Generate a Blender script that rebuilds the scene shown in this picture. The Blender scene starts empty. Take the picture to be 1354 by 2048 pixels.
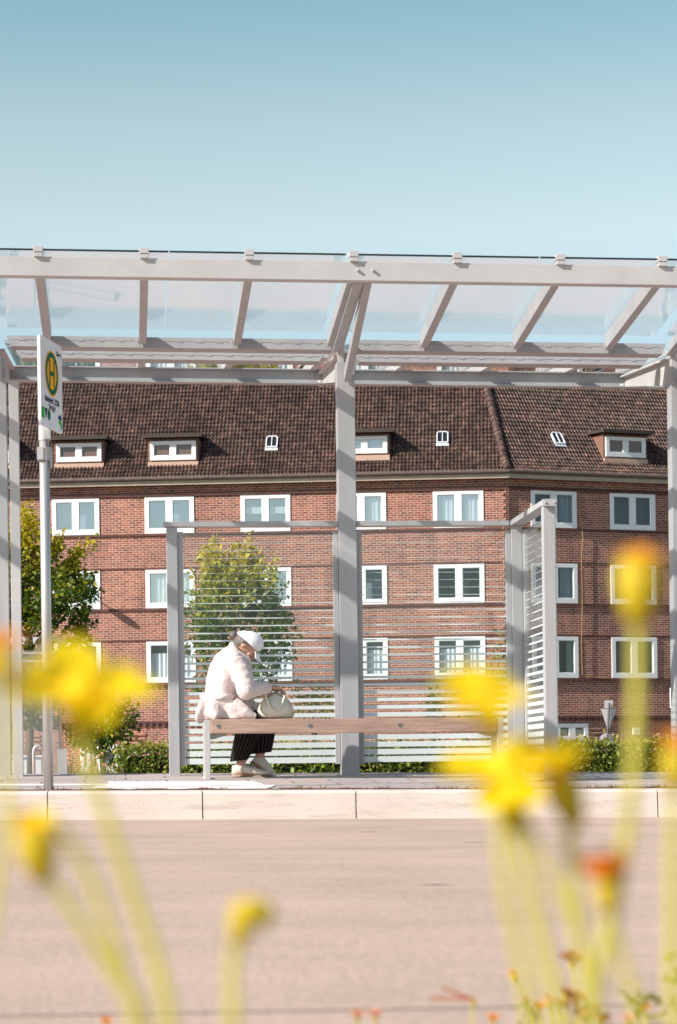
import bpy, bmesh, math, random
import numpy as np
from mathutils import Vector, Matrix, noise as mnoise

S = bpy.context.scene
COL = S.collection
rad = math.radians

# ------------------------------------------------------------------ camera
FPX = 85 / 36 * 2048
YAW, ROLL, EYE = rad(5.03), 0.0126, 0.3187
cF = Vector((math.sin(YAW), math.cos(YAW), 0))
cR0 = Vector((math.cos(YAW), -math.sin(YAW), 0))
cR = cR0 * math.cos(ROLL) - Vector((0, 0, 1)) * math.sin(ROLL)
cU = Vector((0, 0, 1)) * math.cos(ROLL) + cR0 * math.sin(ROLL)
cam = bpy.data.cameras.new('camera')
cam.sensor_fit = 'VERTICAL'; cam.sensor_height = 36; cam.sensor_width = 24; cam.lens = 85
cam.shift_y = 516 / 2048
cam.clip_start = 0.05; cam.clip_end = 3000
cam.dof.use_dof = True; cam.dof.focus_distance = 29.0; cam.dof.aperture_fstop = 8.1
co = bpy.data.objects.new('camera', cam); COL.objects.link(co)
M3 = Matrix((cR, cU, -cF)).transposed()
co.matrix_world = Matrix.Translation((0, 0, EYE)) @ M3.to_4x4()
S.camera = co

# ------------------------------------------------------------------ light
SUN_EL, SUN_AZ = rad(32.6), rad(66)          # azimuth: to the left of the view's back direction
to_sun = Vector((-math.sin(SUN_AZ) * math.cos(SUN_EL), -math.cos(SUN_AZ) * math.cos(SUN_EL), math.sin(SUN_EL)))
sl = bpy.data.lights.new('sun', 'SUN'); sl.energy = 4.9; sl.angle = rad(0.5); sl.color = (1.0, 0.925, 0.85)
so = bpy.data.objects.new('sun', sl); COL.objects.link(so)
so.rotation_euler = to_sun.to_track_quat('Z', 'Y').to_euler(); so.location = (-20, -20, 30)
W = bpy.data.worlds.new('World'); S.world = W; W.use_nodes = True
wn = W.node_tree.nodes; wl = W.node_tree.links
bg = wn['Background']
sky = wn.new('ShaderNodeTexSky'); sky.sky_type = 'NISHITA'; sky.sun_disc = False
sky.sun_elevation = SUN_EL; sky.sun_rotation = math.atan2(to_sun.x, to_sun.y)
sky.air_density = 1.0; sky.dust_density = 0.6; sky.ozone_density = 1.4
# colour grade over the sky's elevation brightens and pales the band in view
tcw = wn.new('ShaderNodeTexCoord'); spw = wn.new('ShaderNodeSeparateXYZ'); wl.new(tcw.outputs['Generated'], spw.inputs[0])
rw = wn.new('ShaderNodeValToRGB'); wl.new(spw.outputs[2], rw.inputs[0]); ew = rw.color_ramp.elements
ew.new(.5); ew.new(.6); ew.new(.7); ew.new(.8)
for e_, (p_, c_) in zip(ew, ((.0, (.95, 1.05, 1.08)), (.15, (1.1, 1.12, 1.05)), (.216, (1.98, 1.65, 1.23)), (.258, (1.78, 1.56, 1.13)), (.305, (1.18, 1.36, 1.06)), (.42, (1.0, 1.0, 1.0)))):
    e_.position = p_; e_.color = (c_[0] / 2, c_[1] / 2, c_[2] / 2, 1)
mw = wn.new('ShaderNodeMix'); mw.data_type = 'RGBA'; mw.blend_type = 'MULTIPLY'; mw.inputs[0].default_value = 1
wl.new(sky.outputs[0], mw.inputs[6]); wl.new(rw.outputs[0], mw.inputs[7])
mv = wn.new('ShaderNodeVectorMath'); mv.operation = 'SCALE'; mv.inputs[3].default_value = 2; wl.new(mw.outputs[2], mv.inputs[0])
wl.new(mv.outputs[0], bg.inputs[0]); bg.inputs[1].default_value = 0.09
S.view_settings.view_transform = 'Standard'; S.view_settings.look = 'None'
S.view_settings.exposure = 0.62; S.view_settings.gamma = 1
S.cycles.use_denoising = True
S.cycles.max_bounces = 8; S.cycles.transparent_max_bounces = 24
rng = np.random.default_rng(7); random.seed(7)

# ------------------------------------------------------------------ pixel <-> place helpers (for reading sizes off the photo)
def ray(u, v):
    return cF + cR * ((u - 677) / FPX) + cU * ((1540 - v) / FPX)
def at(u, v, Y):
    d = ray(u, v); t = Y / d.y
    return Vector((d.x * t, Y, EYE + d.z * t))
def at_plane(u, v, P, n):
    d = ray(u, v); o = Vector((0, 0, EYE)); t = (P - o).dot(n) / d.dot(n)
    return o + d * t
def at_d(u, v, d):
    return Vector((0, 0, EYE)) + ray(u, v) * d

# ------------------------------------------------------------------ materials
def mat(name):
    m = bpy.data.materials.new(name); m.use_nodes = True
    return m, m.node_tree.nodes, m.node_tree.links, m.node_tree.nodes['Principled BSDF']
def rgb(c): return (c[0], c[1], c[2], 1)
def plain(name, c, rough=0.5, metal=0.0, var=0.12, scale=6.0, bump=0.0, bscale=80.0, stretch=(1, 1, 1), spec=0.5):
    """colour with soft random wear and an optional fine bump"""
    m, n, l, b = mat(name)
    b.inputs['Roughness'].default_value = rough; b.inputs['Metallic'].default_value = metal
    b.inputs['Specular IOR Level'].default_value = spec
    tc = n.new('ShaderNodeTexCoord'); mp = n.new('ShaderNodeMapping'); mp.inputs['Scale'].default_value = stretch
    l.new(tc.outputs['Object'], mp.inputs[0])
    t = n.new('ShaderNodeTexNoise'); t.inputs['Scale'].default_value = scale; t.inputs['Detail'].default_value = 6; t.inputs['Roughness'].default_value = .65
    l.new(mp.outputs[0], t.inputs[0])
    r = n.new('ShaderNodeValToRGB'); r.color_ramp.elements[0].position = .3; r.color_ramp.elements[1].position = .7
    r.color_ramp.elements[0].color = rgb([x * (1 - var) for x in c]); r.color_ramp.elements[1].color = rgb([min(1, x * (1 + var)) for x in c])
    l.new(t.outputs[0], r.inputs[0]); l.new(r.outputs[0], b.inputs['Base Color'])
    if bump:
        t2 = n.new('ShaderNodeTexNoise'); t2.inputs['Scale'].default_value = bscale; t2.inputs['Detail'].default_value = 4
        l.new(mp.outputs[0], t2.inputs[0])
        bp = n.new('ShaderNodeBump'); bp.inputs['Strength'].default_value = bump; bp.inputs['Distance'].default_value = .01
        l.new(t2.outputs[0], bp.inputs['Height']); l.new(bp.outputs[0], b.inputs['Normal'])
    return m
def mathn(n, l, op, a, b=None, c=None):
    q = n.new('ShaderNodeMath'); q.operation = op
    for i, x in enumerate((a, b, c)):
        if x is None: continue
        if isinstance(x, (int, float)): q.inputs[i].default_value = x
        else: l.new(x, q.inputs[i])
    return q.outputs[0]
def mixc(n, l, f, a, b, bt='MIX'):
    q = n.new('ShaderNodeMix'); q.data_type = 'RGBA'; q.blend_type = bt
    for s, x in ((q.inputs[0], f), (q.inputs[6], a), (q.inputs[7], b)):
        if isinstance(x, (int, float)): s.default_value = x
        elif isinstance(x, tuple): s.default_value = rgb(x)
        else: l.new(x, s)
    return q.outputs[2]
def noisen(n, l, vec, scale, detail=5, rough=.6):
    t = n.new('ShaderNodeTexNoise'); t.inputs['Scale'].default_value = scale; t.inputs['Detail'].default_value = detail; t.inputs['Roughness'].default_value = rough
    if vec is not None: l.new(vec, t.inputs[0])
    return t.outputs[0]
def ramp(n, l, f, stops):
    r = n.new('ShaderNodeValToRGB'); e = r.color_ramp.elements
    while len(e) < len(stops): e.new(.5)
    for i, (p, c) in enumerate(stops): e[i].position = p; e[i].color = rgb(c)
    l.new(f, r.inputs[0]); return r.outputs[0]
def objco(n, l, scale=(1, 1, 1), which='Object'):
    tc = n.new('ShaderNodeTexCoord'); mp = n.new('ShaderNodeMapping'); mp.inputs['Scale'].default_value = scale
    l.new(tc.outputs[which], mp.inputs[0]); return mp.outputs[0]

MAT = {}
MAT['steel'] = plain('painted_steel', (.365, .368, .376), .45, .0, .10, 2.2, .05, 60, (2.5, 2.5, .5))
MAT['steel_light'] = plain('light_painted_steel', (.455, .447, .445), .45, .0, .09, 2.4, 0, 1, (1.2, 1.2, 1.2))
MAT['alu'] = plain('aluminium_pole', (.52, .51, .50), .38, .55, .05, 5)
MAT['dark'] = plain('dark_rubber', (.03, .03, .032), .6)
MAT['white_pvc'] = plain('white_window_frame', (.80, .79, .775), .35, 0, .03, 2)
MAT['bolt'] = plain('bolt_metal', (.30, .29, .28), .35, .7)
MAT['leather'] = plain('cream_leather', (.66, .62, .50), .45, 0, .06, 9, .15, 90)
MAT['skin'] = plain('skin', (.50, .27, .19), .5, 0, .10, 14)
MAT['hair'] = plain('grey_brown_hair', (.105, .082, .07), .55, 0, .45, 60, .3, 140, (1, 1, 1))
MAT['cap'] = plain('white_cotton', (.80, .80, .82), .8, 0, .03, 30, .1, 250)
MAT['shoe'] = plain('off_white_shoe', (.62, .565, .50), .6, 0, .08, 18)
MAT['sole'] = plain('brown_shoe_sole', (.30, .22, .17), .7)
MAT['pink'] = plain('pink_sock_tip', (.60, .05, .20), .6)
MAT['signface'] = plain('sign_white', (.66, .65, .66), .3, 0, .03, 4)
MAT['green'] = plain('sign_green', (.004, .125, .05), .7, 0, .05, 4, 0, 1, (1, 1, 1), .15)
MAT['lime'] = plain('sign_bright_green', (.02, .40, .015), .7, 0, .05, 4, 0, 1, (1, 1, 1), .15)
MAT['yellow'] = plain('sign_yellow', (.90, .42, .006), .7, 0, .05, 4, 0, 1, (1, 1, 1), .15)
MAT['navy'] = plain('sign_blue', (.012, .04, .15), .7, 0, .05, 4, 0, 1, (1, 1, 1), .15)
MAT['ink'] = plain('sign_ink', (.012, .012, .03), .8, 0, .05, 4, 0, 1, (1, 1, 1), .1)
MAT['signback'] = plain('sign_back', (.60, .56, .55), .4, .2, .05, 8)
MAT['orange_sheet'] = plain('orange_sheet', (.65, .12, .03), .5)
MAT['curtain'] = plain('net_curtain', (.62, .66, .68), .9, 0, .12, 5, 0, 1, (6, 1, .3))
MAT['curtain_slate'] = plain('slate_curtain', (.20, .25, .28), .9, 0, .2, 4, 0, 1, (6, 1, .3))
MAT['curtain_green'] = plain('green_curtain', (.16, .23, .20), .9, 0, .25, 4, 0, 1, (6, 1, .3))
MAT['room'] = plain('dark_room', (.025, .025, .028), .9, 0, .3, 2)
MAT['room_sky_tint'] = plain('sky_tinted_room', (.27, .38, .46), .8, 0, .12, 1.2)  # blue of the reflected sky painted onto the room back
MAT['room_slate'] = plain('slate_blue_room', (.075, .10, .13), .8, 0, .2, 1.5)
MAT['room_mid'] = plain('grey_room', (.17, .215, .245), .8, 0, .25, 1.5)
MAT['bark'] = plain('bark', (.10, .075, .055), .9, 0, .35, 18, .6, 40)
MAT['plaster'] = plain('pale_plaster', (.52, .35, .27), .9, 0, .1, 3)
MAT['soffit'] = plain('eaves_paint', (.42, .34, .26), .6, 0, .12, 2)
MAT['zinc'] = plain('gutter_zinc', (.13, .095, .075), .5, .2, .25, 4)
MAT['darkwood'] = plain('dark_dormer_boards', (.05, .034, .028), .75, 0, .3, 5)
MAT['dormer_side'] = plain('dormer_brown_cladding', (.20, .10, .075), .8, 0, .2, 5)
MAT['soil'] = plain('soil', (.09, .065, .045), .95, 0, .4, 12, .8, 40)

def make_brick(name, stripes=False):
    m, n, l, b = mat(name)
    tc = n.new('ShaderNodeTexCoord'); sp = n.new('ShaderNodeSeparateXYZ'); l.new(tc.outputs['Object'], sp.inputs[0])
    cb = n.new('ShaderNodeCombineXYZ')
    xy = mathn(n, l, 'ADD', sp.outputs[0], sp.outputs[1])
    l.new(xy, cb.inputs[0]); l.new(sp.outputs[2], cb.inputs[1])
    bt = n.new('ShaderNodeTexBrick'); l.new(cb.outputs[0], bt.inputs[0])
    bt.inputs['Scale'].default_value = 1; bt.inputs['Brick Width'].default_value = .25; bt.inputs['Row Height'].default_value = .083
    bt.inputs['Mortar Size'].default_value = .0085; bt.inputs['Mortar Smooth'].default_value = .2; bt.inputs['Bias'].default_value = 0
    bt.inputs['Color1'].default_value = rgb((.345, .122, .078)); bt.inputs['Color2'].default_value = rgb((.165, .062, .048))
    bt.inputs['Mortar'].default_value = rgb((.58, .45, .365))
    big = noisen(n, l, cb.outputs[0], .6, 4)
    c = mixc(n, l, big, (.72, .74, .8), (1.32, 1.26, 1.2))
    fine = noisen(n, l, cb.outputs[0], 9, 3)
    c2 = mixc(n, l, fine, (.75, .7, .7), (1.3, 1.35, 1.35))
    mp = n.new('ShaderNodeMapping'); mp.inputs['Scale'].default_value = (1.1, .16, 1); l.new(cb.outputs[0], mp.inputs[0])
    streak = ramp(n, l, noisen(n, l, mp.outputs[0], 1.6, 6, .7), [(.3, (.72, .70, .70)), (.5, (1, 1, 1)), (.75, (1.12, 1.12, 1.12))])
    o = mixc(n, l, 1.0, bt.outputs[0], c, 'MULTIPLY'); o = mixc(n, l, 1.0, o, streak, 'MULTIPLY'); o = mixc(n, l, 1.0, o, c2, 'MULTIPLY')
    l.new(o, b.inputs['Base Color']); b.inputs['Roughness'].default_value = .85; b.inputs['Specular IOR Level'].default_value = .25
    bp = n.new('ShaderNodeBump'); bp.invert = True; bp.inputs['Strength'].default_value = .6; bp.inputs['Distance'].default_value = .012
    l.new(bt.outputs['Fac'], bp.inputs['Height']); l.new(bp.outputs[0], b.inputs['Normal'])
    return m
MAT['brick'] = make_brick('red_brick')
MAT['brick_dark'] = plain('dark_brick_course', (.12, .05, .042), .85, 0, .35, 8, .4, 30)

def make_tile():
    m, n, l, b = mat('roof_tile')
    v = objco(n, l)
    a = noisen(n, l, v, .5, 5); f = noisen(n, l, v, 15, 3, .85); g = noisen(n, l, v, 26, 2)
    base = ramp(n, l, a, [(.3, (.024, .0115, .0085)), (.5, (.050, .027, .0205)), (.7, (.034, .023, .017))])
    spk = ramp(n, l, f, [(.0, (.6, .55, .55)), (.54, (1.0, .97, .95)), (.60, (3.4, 3.4, 3.4)), (.70, (7.5, 7.6, 7.4))])  # pale lichen flecks that also paint bright glints on the tiles
    o = mixc(n, l, 1.0, base, spk, 'MULTIPLY')
    o = mixc(n, l, mathn(n, l, 'MULTIPLY', g, .3), o, (.10, .07, .055))
    o = mixc(n, l, 1.0, o, ramp(n, l, noisen(n, l, v, 3.4, 2, .7), [(.3, (.45, .42, .40)), (.5, (1, 1, 1)), (.70, (2.2, 2.1, 2.0))]), 'MULTIPLY')
    moss = ramp(n, l, noisen(n, l, v, 1.1, 6, .75), [(.60, (0, 0, 0)), (.72, (1, 1, 1))])
    o = mixc(n, l, mathn(n, l, 'MULTIPLY', moss, .35), o, (.075, .065, .022))
    l.new(o, b.inputs['Base Color']); b.inputs['Roughness'].default_value = .62
    return m
MAT['tile'] = make_tile()

def make_concrete(name, c, joint_y=None, slab=False):
    m, n, l, b = mat(name)
    v = objco(n, l, (1.1, .55, 1)); v1 = objco(n, l); vf = objco(n, l, (22, 5, 20))
    a = noisen(n, l, v, .9, 7, .62); a2 = noisen(n, l, v1, .35, 4); fine = noisen(n, l, v1, 55, 3, .8); br = noisen(n, l, vf, 4, 3, .7)
    a3 = noisen(n, l, objco(n, l, (.16, 1.7, 1)), 1.0, 6, .65)
    k = mathn(n, l, 'ADD', mathn(n, l, 'ADD', mathn(n, l, 'MULTIPLY', a, .42), mathn(n, l, 'MULTIPLY', a2, .30)), mathn(n, l, 'MULTIPLY', a3, .28))
    col = ramp(n, l, k, [(.32, tuple(x * .74 for x in c)), (.5, c), (.66, tuple(min(1, x * 1.20) for x in c))])
    col = mixc(n, l, 1.0, col, ramp(n, l, fine, [(.25, (.80, .79, .78)), (.5, (1, 1, 1)), (.8, (1.14, 1.14, 1.14))]), 'MULTIPLY')
    col = mixc(n, l, 1.0, col, ramp(n, l, br, [(.3, (.88, .87, .87)), (.6, (1.06, 1.06, 1.06))]), 'MULTIPLY')
    # a few dark oil spots
    sp = n.new('ShaderNodeTexVoronoi'); sp.inputs['Scale'].default_value = .9; l.new(v1, sp.inputs[0])
    spot = ramp(n, l, sp.outputs['Distance'], [(.035, (.35, .33, .33)), (.06, (1, 1, 1))])
    col = mixc(n, l, .8, col, mixc(n, l, 1.0, col, spot, 'MULTIPLY'))
    if joint_y is not None:
        s = n.new('ShaderNodeSeparateXYZ'); tc = n.new('ShaderNodeTexCoord'); l.new(tc.outputs['Object'], s.inputs[0])
        yy = mathn(n, l, 'ADD', s.outputs[1], mathn(n, l, 'MULTIPLY', noisen(n, l, v1, 2, 2), .012))
        yy = mathn(n, l, 'ADD', yy, mathn(n, l, 'MULTIPLY', s.outputs[0], -.055))
        d = mathn(n, l, 'ABSOLUTE', mathn(n, l, 'SUBTRACT', yy, joint_y))
        j = mathn(n, l, 'LESS_THAN', d, .009)
        col = mixc(n, l, j, col, (.10, .075, .07))
    l.new(col, b.inputs['Base Color']); b.inputs['Roughness'].default_value = .8; b.inputs['Specular IOR Level'].default_value = .3
    bp = n.new('ShaderNodeBump'); bp.inputs['Strength'].default_value = .25; bp.inputs['Distance'].default_value = .006
    l.new(mathn(n, l, 'ADD', fine, br), bp.inputs['Height']); l.new(bp.outputs[0], b.inputs['Normal'])
    return m
MAT['road'] = make_concrete('concrete_road', (.485, .362, .282), joint_y=3.08)
def make_kerbmat():
    m, n, l, b = mat('pale_kerb_concrete')
    v = objco(n, l); a = noisen(n, l, v, 1.6, 5); f = noisen(n, l, v, 60, 3, .8)
    col = ramp(n, l, a, [(.3, (.60, .52, .465)), (.7, (.68, .60, .545))])
    p = ramp(n, l, f, [(.28, (.62, .58, .55)), (.40, (1, 1, 1))])
    s = n.new('ShaderNodeSeparateXYZ'); l.new(v, s.inputs[0])
    msk = mathn(n, l, 'MULTIPLY', noisen(n, l, v, 2.4, 4), mathn(n, l, 'SMOOTH_MIN', mathn(n, l, 'SUBTRACT', 1.25, mathn(n, l, 'MULTIPLY', s.outputs[2], 4)), 1.0, .1))
    scf = ramp(n, l, noisen(n, l, objco(n, l, (.9, 1, 9)), 2.2, 6, .72), [(.36, (.62, .57, .53)), (.48, (1, 1, 1))])
    col = mixc(n, l, .5, col, mixc(n, l, 1.0, col, scf, 'MULTIPLY'))
    col = mixc(n, l, mathn(n, l, 'MULTIPLY', msk, 2.2), col, mixc(n, l, 1.0, col, p, 'MULTIPLY'))
    l.new(col, b.inputs['Base Color']); b.inputs['Roughness'].default_value = .8
    bp = n.new('ShaderNodeBump'); bp.inputs['Strength'].default_value = .2; bp.inputs['Distance'].default_value = .004
    l.new(f, bp.inputs['Height']); l.new(bp.outputs[0], b.inputs['Normal'])
    return m
MAT['kerb'] = make_kerbmat()
def make_paving():
    m, n, l, b = mat('grey_platform_slabs')
    v = objco(n, l)
    bt = n.new('ShaderNodeTexBrick'); l.new(v, bt.inputs[0]); bt.inputs['Scale'].default_value = 1
    bt.inputs['Brick Width'].default_value = .6; bt.inputs['Row Height'].default_value = .4; bt.inputs['Mortar Size'].default_value = .007
    bt.inputs['Color1'].default_value = rgb((.38, .34, .335)); bt.inputs['Color2'].default_value = rgb((.46, .40, .38)); bt.inputs['Mortar'].default_value = rgb((.12, .09, .075))
    f = noisen(n, l, v, 30, 4, .75); g = noisen(n, l, v, 1.3, 5)
    col = mixc(n, l, 1.0, bt.outputs[0], ramp(n, l, f, [(.3, (.8, .8, .8)), (.7, (1.15, 1.12, 1.1))]), 'MULTIPLY')
    col = mixc(n, l, 1.0, col, ramp(n, l, g, [(.3, (.85, .84, .84)), (.7, (1.12, 1.1, 1.08))]), 'MULTIPLY')
    l.new(col, b.inputs['Base Color']); b.inputs['Roughness'].default_value = .8
    return m
MAT['paving'] = make_paving()
MAT['tactile'] = plain('white_tactile_paving', (.80, .76, .70), .75, 0, .06, 9, .2, 60)
MAT['field'] = plain('far_ground', (.22, .20, .17), .9, 0, .3, .4)
MAT['lawn'] = plain('lawn_ground', (.07, .10, .03), .9, 0, .4, 3, .5, 30)

def make_wood():
    m, n, l, b = mat('weathered_bench_wood')
    v = objco(n, l, (1.2, 22, 22)); v2 = objco(n, l, (.8, 3, 3))
    a = noisen(n, l, v, 3, 6, .7); g = noisen(n, l, v2, 2.2, 4)
    col = ramp(n, l, a, [(.25, (.21, .13, .098)), (.5, (.36, .245, .19)), (.75, (.44, .32, .26))])
    col = mixc(n, l, 1.0, col, ramp(n, l, g, [(.3, (.78, .76, .76)), (.65, (1.12, 1.1, 1.1))]), 'MULTIPLY')
    l.new(col, b.inputs['Base Color']); b.inputs['Roughness'].default_value = .75
    bp = n.new('ShaderNodeBump'); bp.inputs['Strength'].default_value = .35; bp.inputs['Distance'].default_value = .004
    l.new(a, bp.inputs['Height']); l.new(bp.outputs[0], b.inputs['Normal'])
    return m
MAT['wood'] = make_wood()

def make_coat():
    m, n, l, b = mat('pale_pink_cotton')
    v = objco(n, l); a = noisen(n, l, v, 7, 4); w = noisen(n, l, v, 320, 2)
    l.new(ramp(n, l, a, [(.3, (.60, .50, .475)), (.7, (.66, .565, .54))]), b.inputs['Base Color'])
    b.inputs['Roughness'].default_value = .85; b.inputs['Sheen Weight'].default_value = .15
    fo = n.new('ShaderNodeTexNoise'); fo.inputs['Scale'].default_value = 9; fo.inputs['Detail'].default_value = 3; fo.inputs['Distortion'].default_value = 1.2; l.new(v, fo.inputs[0])
    bp = n.new('ShaderNodeBump'); bp.inputs['Strength'].default_value = .45; bp.inputs['Distance'].default_value = .03
    l.new(mathn(n, l, 'ADD', fo.outputs[0], mathn(n, l, 'MULTIPLY', w, .03)), bp.inputs['Height']); l.new(bp.outputs[0], b.inputs['Normal'])
    return m
MAT['coat'] = make_coat()
def make_pinstripe():
    m, n, l, b = mat('black_pinstripe_cloth')
    tc = n.new('ShaderNodeTexCoord'); s = n.new('ShaderNodeSeparateXYZ'); l.new(tc.outputs['UV'], s.inputs[0])
    fr = mathn(n, l, 'FRACT', mathn(n, l, 'MULTIPLY', s.outputs[0], 20.0))
    st = mathn(n, l, 'LESS_THAN', fr, .13)
    l.new(mixc(n, l, st, (.006, .005, .006), (.085, .07, .06)), b.inputs['Base Color']); b.inputs['Roughness'].default_value = .9; b.inputs['Specular IOR Level'].default_value = .15
    return m
MAT['trousers'] = make_pinstripe()

def make_leaf(name, dark, light, autumn, trans=.45, autumn_z=None):
    m, n, l, b = mat(name)
    g = n.new('ShaderNodeNewGeometry')
    col = ramp(n, l, g.outputs['Random Per Island'], [(.0, dark), (.55, light), (.86, light), (.95, autumn)])
    if autumn_z:
        tc = n.new('ShaderNodeTexCoord'); s = n.new('ShaderNodeSeparateXYZ'); l.new(tc.outputs['Object'], s.inputs[0])
        k = n.new('ShaderNodeMapRange'); k.inputs[1].default_value = autumn_z[0]; k.inputs[2].default_value = autumn_z[1]
        zz = mathn(n, l, 'ADD', s.outputs[2], mathn(n, l, 'MULTIPLY', g.outputs['Random Per Island'], autumn_z[2]))
        l.new(zz, k.inputs[0]); col = mixc(n, l, k.outputs[0], col, autumn)
    l.new(col, b.inputs['Base Color']); b.inputs['Roughness'].default_value = .5; b.inputs['Specular IOR Level'].default_value = .35
    tr = n.new('ShaderNodeBsdfTranslucent'); l.new(mixc(n, l, 1.0, col, (1.1, 1.2, .5), 'MULTIPLY'), tr.inputs[0])
    mx = n.new('ShaderNodeMixShader'); mx.inputs[0].default_value = trans
    l.new(b.outputs[0], mx.inputs[1]); l.new(tr.outputs[0], mx.inputs[2])
    l.new(mx.outputs[0], n['Material Output'].inputs[0])
    return m
MAT['leaf_tree'] = make_leaf('tree_leaves', (.045, .085, .014), (.15, .21, .03), (.52, .42, .04), .4, (3.7, 4.9, .9))
MAT['leaf_tree2'] = make_leaf('dark_tree_leaves', (.03, .065, .012), (.12, .185, .026), (.52, .42, .03), .4, (4.1, 5.2, .7))
MAT['leaf_hedge'] = make_leaf('hedge_leaves', (.06, .10, .018), (.20, .27, .04), (.34, .27, .07), .3, (.60, .76, .06))
MAT['hedge_core'] = plain('dark_hedge_fill', (.018, .02, .010), .95)
MAT['leaf_sprig'] = make_leaf('sprig_leaves', (.12, .13, .03), (.28, .25, .05), (.42, .30, .10), .4)
MAT['grass'] = make_leaf('tall_grass', (.14, .17, .05), (.30, .30, .11), (.45, .40, .2), .4)
MAT['stem'] = make_leaf('flower_stem', (.70, .62, .13), (.76, .67, .16), (.76, .64, .20), .5)
def petal(name, c, c2, tr=.5):
    return make_leaf(name, c, tuple((x + y) / 2 for x, y in zip(c, c2)), c2, tr)
MAT['petal_yellow'] = petal('yellow_petal', (.95, .70, .008), (.96, .76, .02))
MAT['petal_orange'] = petal('orange_petal', (.92, .38, .012), (.94, .48, .015))
MAT['petal_red'] = petal('red_orange_petal', (.92, .31, .012), (.94, .42, .018))
MAT['petal_brick'] = petal('faded_red_petal', (.50, .13, .07), (.60, .22, .12), .3)
MAT['petal_pink'] = petal('pale_pink_petal', (.86, .44, .34), (.90, .55, .46), .4)
MAT['calyx'] = make_leaf('flower_calyx', (.68, .53, .025), (.74, .56, .03), (.78, .58, .03), .45)

def make_glass(name, film=0.0, tint=(.975, .988, .988), refl=1.0, band=None, f0=.04):
    m, n, l, b = mat(name); n.remove(b)
    out = n['Material Output']
    t = n.new('ShaderNodeBsdfTransparent'); t.inputs[0].default_value = rgb(tint)
    g = n.new('ShaderNodeBsdfGlossy'); g.inputs['Roughness'].default_value = .015; g.inputs[0].default_value = rgb((refl,) * 3)
    fr = n.new('ShaderNodeFresnel'); fr.inputs[0].default_value = 1.5
    # the Fresnel node inverts itself on back faces; use the facing angle instead
    lw = n.new('ShaderNodeLayerWeight'); lw.inputs[0].default_value = .5
    f5 = mathn(n, l, 'POWER', lw.outputs['Facing'], 5.0)
    fac = mathn(n, l, 'MINIMUM', mathn(n, l, 'ADD', mathn(n, l, 'MULTIPLY', f5, .88), f0), 1.0)
    mx = n.new('ShaderNodeMixShader'); l.new(fac, mx.inputs[0]); l.new(t.outputs[0], mx.inputs[1]); l.new(g.outputs[0], mx.inputs[2])
    sh = mx.outputs[0]
    if film:
        v = objco(n, l); d = n.new('ShaderNodeBsdfDiffuse'); d.inputs[0].default_value = rgb((.80, .745, .72))
        tl = n.new('ShaderNodeBsdfTranslucent'); tl.inputs[0].default_value = rgb((.80, .745, .72))
        fm = n.new('ShaderNodeMixShader'); fm.inputs[0].default_value = .5; l.new(d.outputs[0], fm.inputs[1]); l.new(tl.outputs[0], fm.inputs[2])
        a = noisen(n, l, v, 1.2, 6, .6)
        k = mathn(n, l, 'MULTIPLY', mathn(n, l, 'ADD', .75, mathn(n, l, 'MULTIPLY', a, .5)), film)
        if band is not None:     # pale reflection painted as a film on the front part of the roof panes
            s = n.new('ShaderNodeSeparateXYZ'); l.new(v, s.inputs[0])
            yy = mathn(n, l, 'ADD', s.outputs[1], mathn(n, l, 'MULTIPLY', noisen(n, l, v, 5, 3), .03))
            mr = n.new('ShaderNodeMapRange'); mr.inputs[1].default_value = band; mr.inputs[2].default_value = band + .03
            mr.inputs[3].default_value = 1; mr.inputs[4].default_value = .22
            l.new(yy, mr.inputs[0]); k = mathn(n, l, 'MULTIPLY', k, mr.outputs[0])
        m2 = n.new('ShaderNodeMixShader'); l.new(k, m2.inputs[0]); l.new(sh, m2.inputs[1]); l.new(fm.outputs[0], m2.inputs[2]); sh = m2.outputs[0]
    l.new(sh, out.inputs[0]); return m
MAT['roof_glass'] = make_glass('reflection_film_glass', .10, band=18.70)
MAT['roof_glass_clear'] = make_glass('clear_roof_glass')
MAT['glass'] = make_glass('screen_glass', 0, (.96, .985, .98), f0=.025)
MAT['window_glass'] = make_glass('window_glass', 0, (.86, .90, .91), 1.0, f0=.06)
MAT['window_glass_bright'] = make_glass('sky_reflecting_window_glass', 0, (.86, .90, .91), 1.0, f0=.40)
MAT['frit'] = plain('printed_glass_stripe', (.60, .665, .665), .25, 0, .03, 2)
MAT['glass_edge'] = plain('glass_edge', (.012, .02, .022), .3)

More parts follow.
